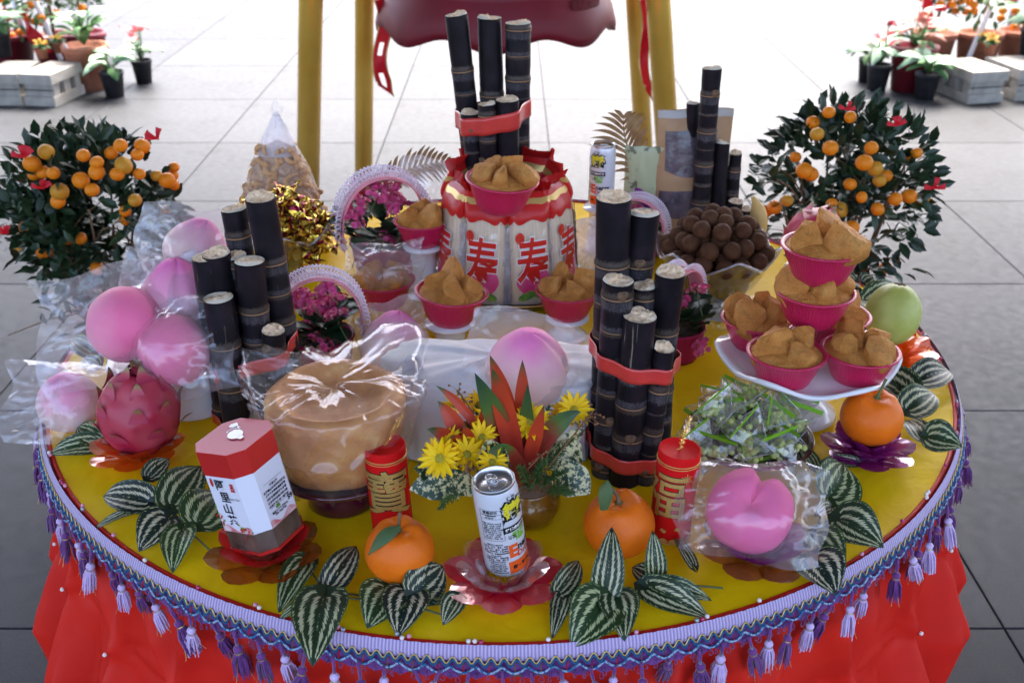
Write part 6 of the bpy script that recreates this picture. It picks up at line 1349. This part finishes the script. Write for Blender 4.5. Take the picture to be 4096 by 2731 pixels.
def kumquat(label, base, crown, rad, fruits, bows, seed, dens, potr, lowleaf):
    o = thing('kumquat_tree', label, 'kumquat tree', (base[0], base[1], 0), group='potted kumquat trees beside the table'); O = Vector((base[0], base[1], 0)); q = random.Random(seed); C = Vector(crown) - O
    H = C.z - rad * 1.15
    MB().lathe([(.0001, 0), (potr * .72, 0), (potr * .75, .01), (potr, .20), (potr * 1.08, .205), (potr * 1.1, .24), (potr, .242), (potr * .96, .22), (.0001, .21)], 40).build('pot', M_terra, o)
    MB().lathe([(.0001, .222), (potr * .95, .215)], 24).build('soil', M_soil, o)
    tr_ = MB(); ends = []
    for i in range(11):
        a = 2 * pi * i / 11 + q.uniform(-.3, .3); r = rad * q.uniform(.35, .85); e = C + Vector((r * cos(a), r * sin(a) * .9, rad * q.uniform(-.4, .7))); b = Vector((.02 * cos(a), .02 * sin(a), .2))
        pth = bez(b, Vector((e.x * .25, e.y * .25, H * .75)), e, 9); tr_.tube(pth, [.008 - .0055 * k / 9 for k in range(10)], 6); ends.append(pth)
        for k in range(3):
            s = pth[q.randrange(4, 9)]; e2 = s + Vector((q.gauss(0, .07), q.gauss(0, .07), q.uniform(-.02, .09))); tr_.tube([s, (s + e2) / 2 + Vector((0, 0, .01)), e2], [.0028, .002, .001], 4)
    tr_.build('trunk', M_twig, o)
    cr = MB(); nleaf = 0
    while nleaf < dens:
        v = Vector((q.gauss(0, 1), q.gauss(0, 1), q.gauss(0, 1))).normalized() * rad * (q.random() ** .42) * 1.02
        p = C + Vector((v.x * 1.02, v.y * .85, v.z * .98)); g = ns(p.x * 9 + seed, p.y * 9, p.z * 9)
        if g < -.10: continue
        d = (v.normalized() * .7 + Vector((q.gauss(0, .6), q.gauss(0, .6), q.gauss(.3, .5))))
        leafgeo(cr, p, d, q.uniform(.030, .054), q.uniform(.016, .027), q); nleaf += 1
    for (x, y, z) in lowleaf:
        for k in range(7):
            p = Vector((x, y, z)) - O + Vector((q.gauss(0, .022), q.gauss(0, .02), q.gauss(0, .02))); leafgeo(cr, p, Vector((q.gauss(0, 1), q.gauss(-.3, .6), q.gauss(.2, .6))), .040, .018, q)
    c_ = cr.build('crown', M_kml, o)
    if lowleaf:
        tw_ = MB()
        for (x, y, z) in lowleaf: e = Vector((x, y, z)) - O; tw_.tube(bez((0, 0, .28), (e.x * .4, e.y * .4, e.z + .02), e, 8), [.004] * 4 + [.002] * 5, 5)
        tw_.build('low_branch', M_twig, o)
    for i in range(110):                      # outer leaves that stand out singly
        th = q.uniform(0, 2 * pi); v = Vector((cos(th), -abs(q.gauss(.15, .5)), sin(th))).normalized() * rad * q.uniform(.95, 1.12); p = C + Vector((v.x, v.y * .85, v.z)); d = (v.normalized() + Vector((q.gauss(0, .5), q.gauss(0, .4), q.gauss(.25, .4)))).normalized()
        lf = ob('leaf', KLM[q.randrange(3)], c_, M=frame(p, d.cross(Vector((q.gauss(0, .3), -.6, .8))).normalized(), d.cross(d.cross(Vector((0, -.6, .8)))) * -1) @ Matrix.Scale(q.uniform(.8, 1.2), 4))
    for i, (x, y, z, r) in enumerate(fruits):
        ob('fruit', KF[1 if i % 6 == 0 else 0], o, (x - O.x, y - O.y + .045 * q.random(), z), (q.gauss(0, .5), q.gauss(0, .5), q.uniform(0, 6)), r * q.uniform(.92, 1.16))
    for (x, y, z) in bows: bow(o, Vector((x, y, z)) - O, q.uniform(.018, .026), q)
    return o
kumquat('potted kumquat tree loaded with orange fruit at left behind the table', (-.98, .70), (-.965, .70, .735), .195, FRUIT_L, ((-0.7396, 0.56, 0.9588), (-1.0217, 0.54, 0.9248), (-0.9933, 0.53, 0.8584), (-1.0857, 0.52, 0.7594)), 3, 1900, .13, ((-1.0559, 0.62, 0.5164), (-1.0307, 0.62, 0.4584), (-1.08, 0.62, 0.5506)))
kumquat('potted kumquat tree with red bow at right behind the table', (.82, .78), (.80, .75, .785), .195, FRUIT_R, ((0.8263, 0.55, 0.9899), (0.7208, 0.56, 1.0207), (0.9298, 0.55, 0.8516)), 5, 1250, .13, ((0.8721, 0.62, 0.6232), (0.9131, 0.62, 0.6506), (0.5813, 0.6, 0.8717), (0.5792, 0.6, 0.8467)))

# ================================================================ BACKGROUND POT PLANTS
M_conc = P('concrete_block', (.30, .28, .25), .85, (.40, .38, .34), 14, bump=.3, bsc=60, bd=.003); M_dark = P('slot_dark', (.05, .045, .04), .9)
def block(label, fl_, fr_, yaw, w_, d_, h_=.19):
    o = thing('concrete_block', label, 'concrete block', (*fl_, 0), (0, 0, yaw), 'concrete blocks under the pot plants')
    MB().box((w_ / 2, d_ / 2, .0275), (w_, d_, .055)).build('base_slab', M_conc, o, False)
    c = MB(); c.box((w_ / 2, d_ / 2, .0925), (w_ - .07, d_ - .03, .076))
    for x in (.028, w_ - .028):
        for y in (.05, d_ / 2, d_ - .05): c.box((x, y, .0925), (.045, .06, .0755))
    c.build('core', M_conc, o, False)
    MB().box((w_ / 2, d_ / 2, .160), (w_ + .012, d_ + .012, .060)).build('cap_slab', M_conc, o, False); MB().box((w_ / 2, .004, .094), (w_ * .96, .008, .004)).build('slot_shade', M_dark, o, False)  # last box: dark strip, shade of the slot recess put in as colour
block('concrete block at left with small red pot on top', (-2.8805, 4.5583), None, radians(-9), .195, .34)
block('concrete block at the far left edge under a black pot', (-3.0983, 4.5583), None, radians(0), .20, .34)
block('concrete block at right with small terracotta pots on top', (2.7403, 4.5889), None, radians(13), .235, .36)
block('concrete block at the far right edge behind the metal pole', (3.0525, 4.6613), None, radians(10), .26, .36)
def potm(r, h, mat): return MB().lathe([(.0001, 0), (r * .78, 0), (r, h * .86), (r * 1.06, h * .87), (r * 1.08, h), (r * .98, h), (r * .94, h * .9), (.0001, h * .88)], 32).mesh('pot', mat)
M_cal = P('caladium_leaf', (.18, .32, .20), .45, (.34, .46, .32), 16); M_poin = P('poinsettia_red', (.62, .08, .10), .5, (.70, .26, .28), 14); M_gr = P('pot_leaf_green', (.05, .13, .045), .5, (.10, .20, .07), 14); M_yf = P('yellow_flower', (.70, .48, .06), .5, (.62, .30, .04), 30); M_pinkl = P('bronze_bract', (.52, .22, .16), .5, (.66, .38, .32), 14); M_conif = P('conifer', (.025, .07, .035), .6, (.05, .11, .05), 20); M_burg = P('burgundy_pot', (.16, .015, .025), .4)
def bigleaf(p, d, L, W, nz, mat, parent, name='leaf'):
    m = MB(); d = Vector(d).normalized(); s = d.cross(Vector(nz)).normalized(); n = s.cross(d)
    m.grid(lambda u, v: tuple(Vector(p) + d * L * v + s * (u - .5) * W * (sin(pi * min(.99, .1 + .9 * v)) ** .8) + n * (.12 * L * sin(pi * v) - .25 * abs(u - .5) * W - .25 * L * v * v)), 4, 8); m.build(name, mat, parent)
def potplant(label, xy, r, h, pmat, leaves, seed, z=0, grp='pot plants in the background'):
    o = thing('pot_plant', label, 'pot plant', (*xy, z), group=grp); q = random.Random(seed); ob('pot', potm(r, h, pmat), o); MB().lathe([(.0001, h * .9), (r * .93, h * .89)], 20).build('soil', M_soil, o)
    for (n, mat, L, W, el0, el1, zz, nm) in leaves:
        for i in range(n):
            a = 2 * pi * i / n + q.uniform(-.4, .4); el = q.uniform(el0, el1); d = Vector((cos(a) * cos(el), sin(a) * cos(el), sin(el))); st = Vector((0, 0, h)); p = Vector((cos(a) * r * .4, sin(a) * r * .4, h + zz * q.uniform(.5, 1.1)))
            MB().tube([st, (st + p) / 2 + Vector((cos(a), sin(a), 0)) * .01, p], .003, 4).build('stem', M_gr, o); bigleaf(p, d, L * q.uniform(.75, 1.15), W * q.uniform(.8, 1.1), (-d.x * .4, -d.y * .4 - .3, 1), mat, o, nm)
    return o
cal = [(9, M_cal, .17, .085, -.3, .5, .10, 'leaf'), (6, M_gr, .12, .06, -.2, .6, .05, 'leaf')]
poi = [(9, M_cal, .15, .075, -.3, .4, .10, 'leaf'), (8, M_poin, .11, .05, .1, .8, .22, 'bract')]
potplant('pale green caladium in a black pot, nearest of the left plants', (-2.4206, 4.7781), .068, .155, M_pot_black, cal, 1)
potplant('red and green poinsettia in a black pot, rightmost of the left plants', (-2.355, 5.1411), .062, .145, M_pot_black, poi, 2)
potplant('green plant in a black pot, front centre of the right plants', (2.5311, 4.7352), .072, .155, M_pot_black, cal, 3)
potplant('pink topped plant in a black pot at the left of the right plants', (2.3069, 4.9551), .072, .160, M_pot_black, poi, 4)
potplant('green plant in the leftmost black pot of the right plants', (2.3043, 5.165), .060, .15, M_pot_black, cal, 5)
potplant('leafy plant in a large terracotta pot behind the left caladium', (-2.6378, 4.9893), .130, .27, M_terra, [(16, M_gr, .13, .06, -.1, .9, .12, 'leaf'), (8, M_cal, .14, .06, 0, .8, .2, 'leaf')], 6)
potplant('bronze pink plant in a burgundy pot among the right plants', (2.5107, 4.9665), .135, .27, M_burg, [(18, M_pinkl, .14, .05, 0, 1.1, .14, 'bract'), (8, M_gr, .13, .06, -.2, .6, .06, 'leaf'), (8, M_poin, .10, .05, .2, 1, .22, 'bract')], 7)
potplant('green plant in a black pot on the far left block', (-3.1812, 5.0238), .072, .15, M_pot_black, cal + [(6, M_poin, .08, .04, .2, .8, .2, 'bract')], 8, .19)
potplant('green plant in a black pot at the far right edge', (3.2827, 5.082), .075, .16, M_pot_black, cal, 18, .19)
sm_ = [(14, M_yf, .035, .022, .1, 1.3, .035, 'petal'), (12, M_gr, .045, .022, -.2, .6, .01, 'leaf')]
for lb, xy, s in (('small red pot of yellow flowers on the left concrete block', (-2.9014, 4.9665), 9), ('small red pot of yellow flowers at the back of the left block', (-2.8662, 5.1411), 10), ('small terracotta pot of yellow berries on the right block', (3.0318, 5.082), 11), ('small terracotta pot of green leaves at the back of the right block', (3.0287, 5.2011), 12)):
    potplant(lb, xy, .036, .065, M_terra, sm_, s, .19, 'small pots on the concrete blocks')
for lb, xy, C_, rad, sd_, mat in (('tall kumquat bush behind the left blocks', (-2.9888, 5.387), .62, .28, 21, M_gr), ('tall kumquat bush behind the right blocks', (3.1127, 5.451), .62, .28, 22, M_gr), ('dark conifer behind the left terracotta pot', (-2.8233, 5.451), .60, .24, 23, M_conif), ('dark green bush behind the burgundy pot at right', (2.8056, 5.451), .60, .22, 24, M_conif), ('small flowering bush behind the far left block', (-3.2789, 5.387), .50, .24, 25, M_gr), ('small leafy bush behind the far right pole', (3.4183, 5.5161), .52, .24, 26, M_gr)):
    o = thing('shrub', lb, 'shrub', (*xy, 0), group='bushes behind the pot plants'); q = random.Random(sd_); ob('pot', potm(.14, .26, M_burg if sd_ % 2 else M_terra), o); MB().tube([(0, 0, .2), (.01, 0, .4), (0, 0, C_)], [.014, .011, .008], 8).build('trunk', M_twig, o); m = MB()
    for i in range(420 if sd_ < 25 else 300):
        v = Vector((q.gauss(0, 1), q.gauss(0, 1), q.gauss(0, 1))).normalized() * rad * q.random() ** .4; p = Vector((v.x, v.y, C_ + v.z * 1.15))
        if ns(p.x * 7 + sd_, p.y * 7, p.z * 7) < -.08: continue
        if sd_ in (23, 24): m.tube([p, p + v.normalized() * .05 + Vector((0, 0, .03))], [.005, .001], 3)
        else: leafgeo(m, p, v + Vector((0, 0, .08)), .065, .034, q)
        if sd_ in (23, 24):
            for k in range(4): leafgeo(m, p, Vector((q.gauss(0, 1), q.gauss(0, 1), q.gauss(.6, .6))), .05, .012, q)
    m.build('crown', mat, o)
    for i in range(20 if sd_ != 23 else 6):
        v = Vector((q.gauss(0, 1), -abs(q.gauss(0, 1)), q.gauss(0, 1))).normalized() * rad * .95; ob('fruit', KF[0], o, (v.x, v.y, C_ + v.z * 1.1), scale=.026)
    for i in range(3):
        v = Vector((q.gauss(0, 1), -1, q.gauss(0, .8))).normalized() * rad; bow(o, Vector((v.x, v.y, C_ + v.z)), .06, q)
def stick(name, label, cat, a, b, r, mat, grp=None):
    a, b = Vector(a), Vector(b); o = MB().tube([Vector((0, 0, 0)), (b - a) / 2, b - a], r, 10).build(name, mat, None, loc=a); tag(o, label, cat, grp)
M_galv = P('galvanised_pole', (.55, .57, .60), .35, metal=.7); M_rope = P('white_rope', (.72, .70, .72), .7, bump=.6, bsc=120)
stick('metal_pole', 'grey metal pole standing among the right plants', 'pole', (*(3.4612, 5.7875), 0), (3.4338, 5.75, 0.5857), .028, M_galv, 'canopy poles')
stick('metal_pole', 'grey metal pole standing among the left plants', 'pole', (*(-3.3115, 5.6495), 0), (-3.3122, 5.65, 0.5993), .028, M_galv, 'canopy poles')
stick('guy_rope', 'white rope slanting down to the right concrete block', 'rope', (*(2.9263, 5.1411), .13), (3.1575, 5.4, 0.5801), .016, M_rope, 'white guy ropes')
stick('guy_rope', 'white rope slanting down to the left concrete block', 'rope', (*(-2.8891, 5.2011), .13), (-3.0532, 5.3, 0.5945), .016, M_rope, 'white guy ropes')
def flagstrip(label, a, b, w_):
    a, b = Vector(a), Vector(b); m = MB(); m.grid(lambda u, v: tuple((b - a) * v + Vector(((u - .5) * w_ * (.3 + v), .02 * sin(v * 9 + u * 3), 0))), 4, 14); tag(m.build('red_streamer', M_red_ribbon, None, loc=a), label, 'streamer', 'red streamers in the background plants')
flagstrip('red streamer hanging by the left metal pole', (-3.1181, 5.3, 0.3808), (-2.9931, 5.2, 0.1814), .10); flagstrip('red streamer hanging from the right bush', (2.6616, 5.3, 0.5151), (2.6923, 5.25, 0.2947), .09)
wx = MB(); wx.lathe([(.02, 0), (.05, .04), (.045, .12), (.02, .22), (.004, .30)], 12, wob=lambda a, z, r: 1 + .2 * sin(3 * a)); tag(wx.build('white_wrapper', P('white_plastic', (.78, .78, .8), .5), None, loc=(*(-2.6818, 4.9665), 0), rot=(0, -.25, 0)), 'folded white plastic wrapper between block and terracotta pot', 'wrapper')
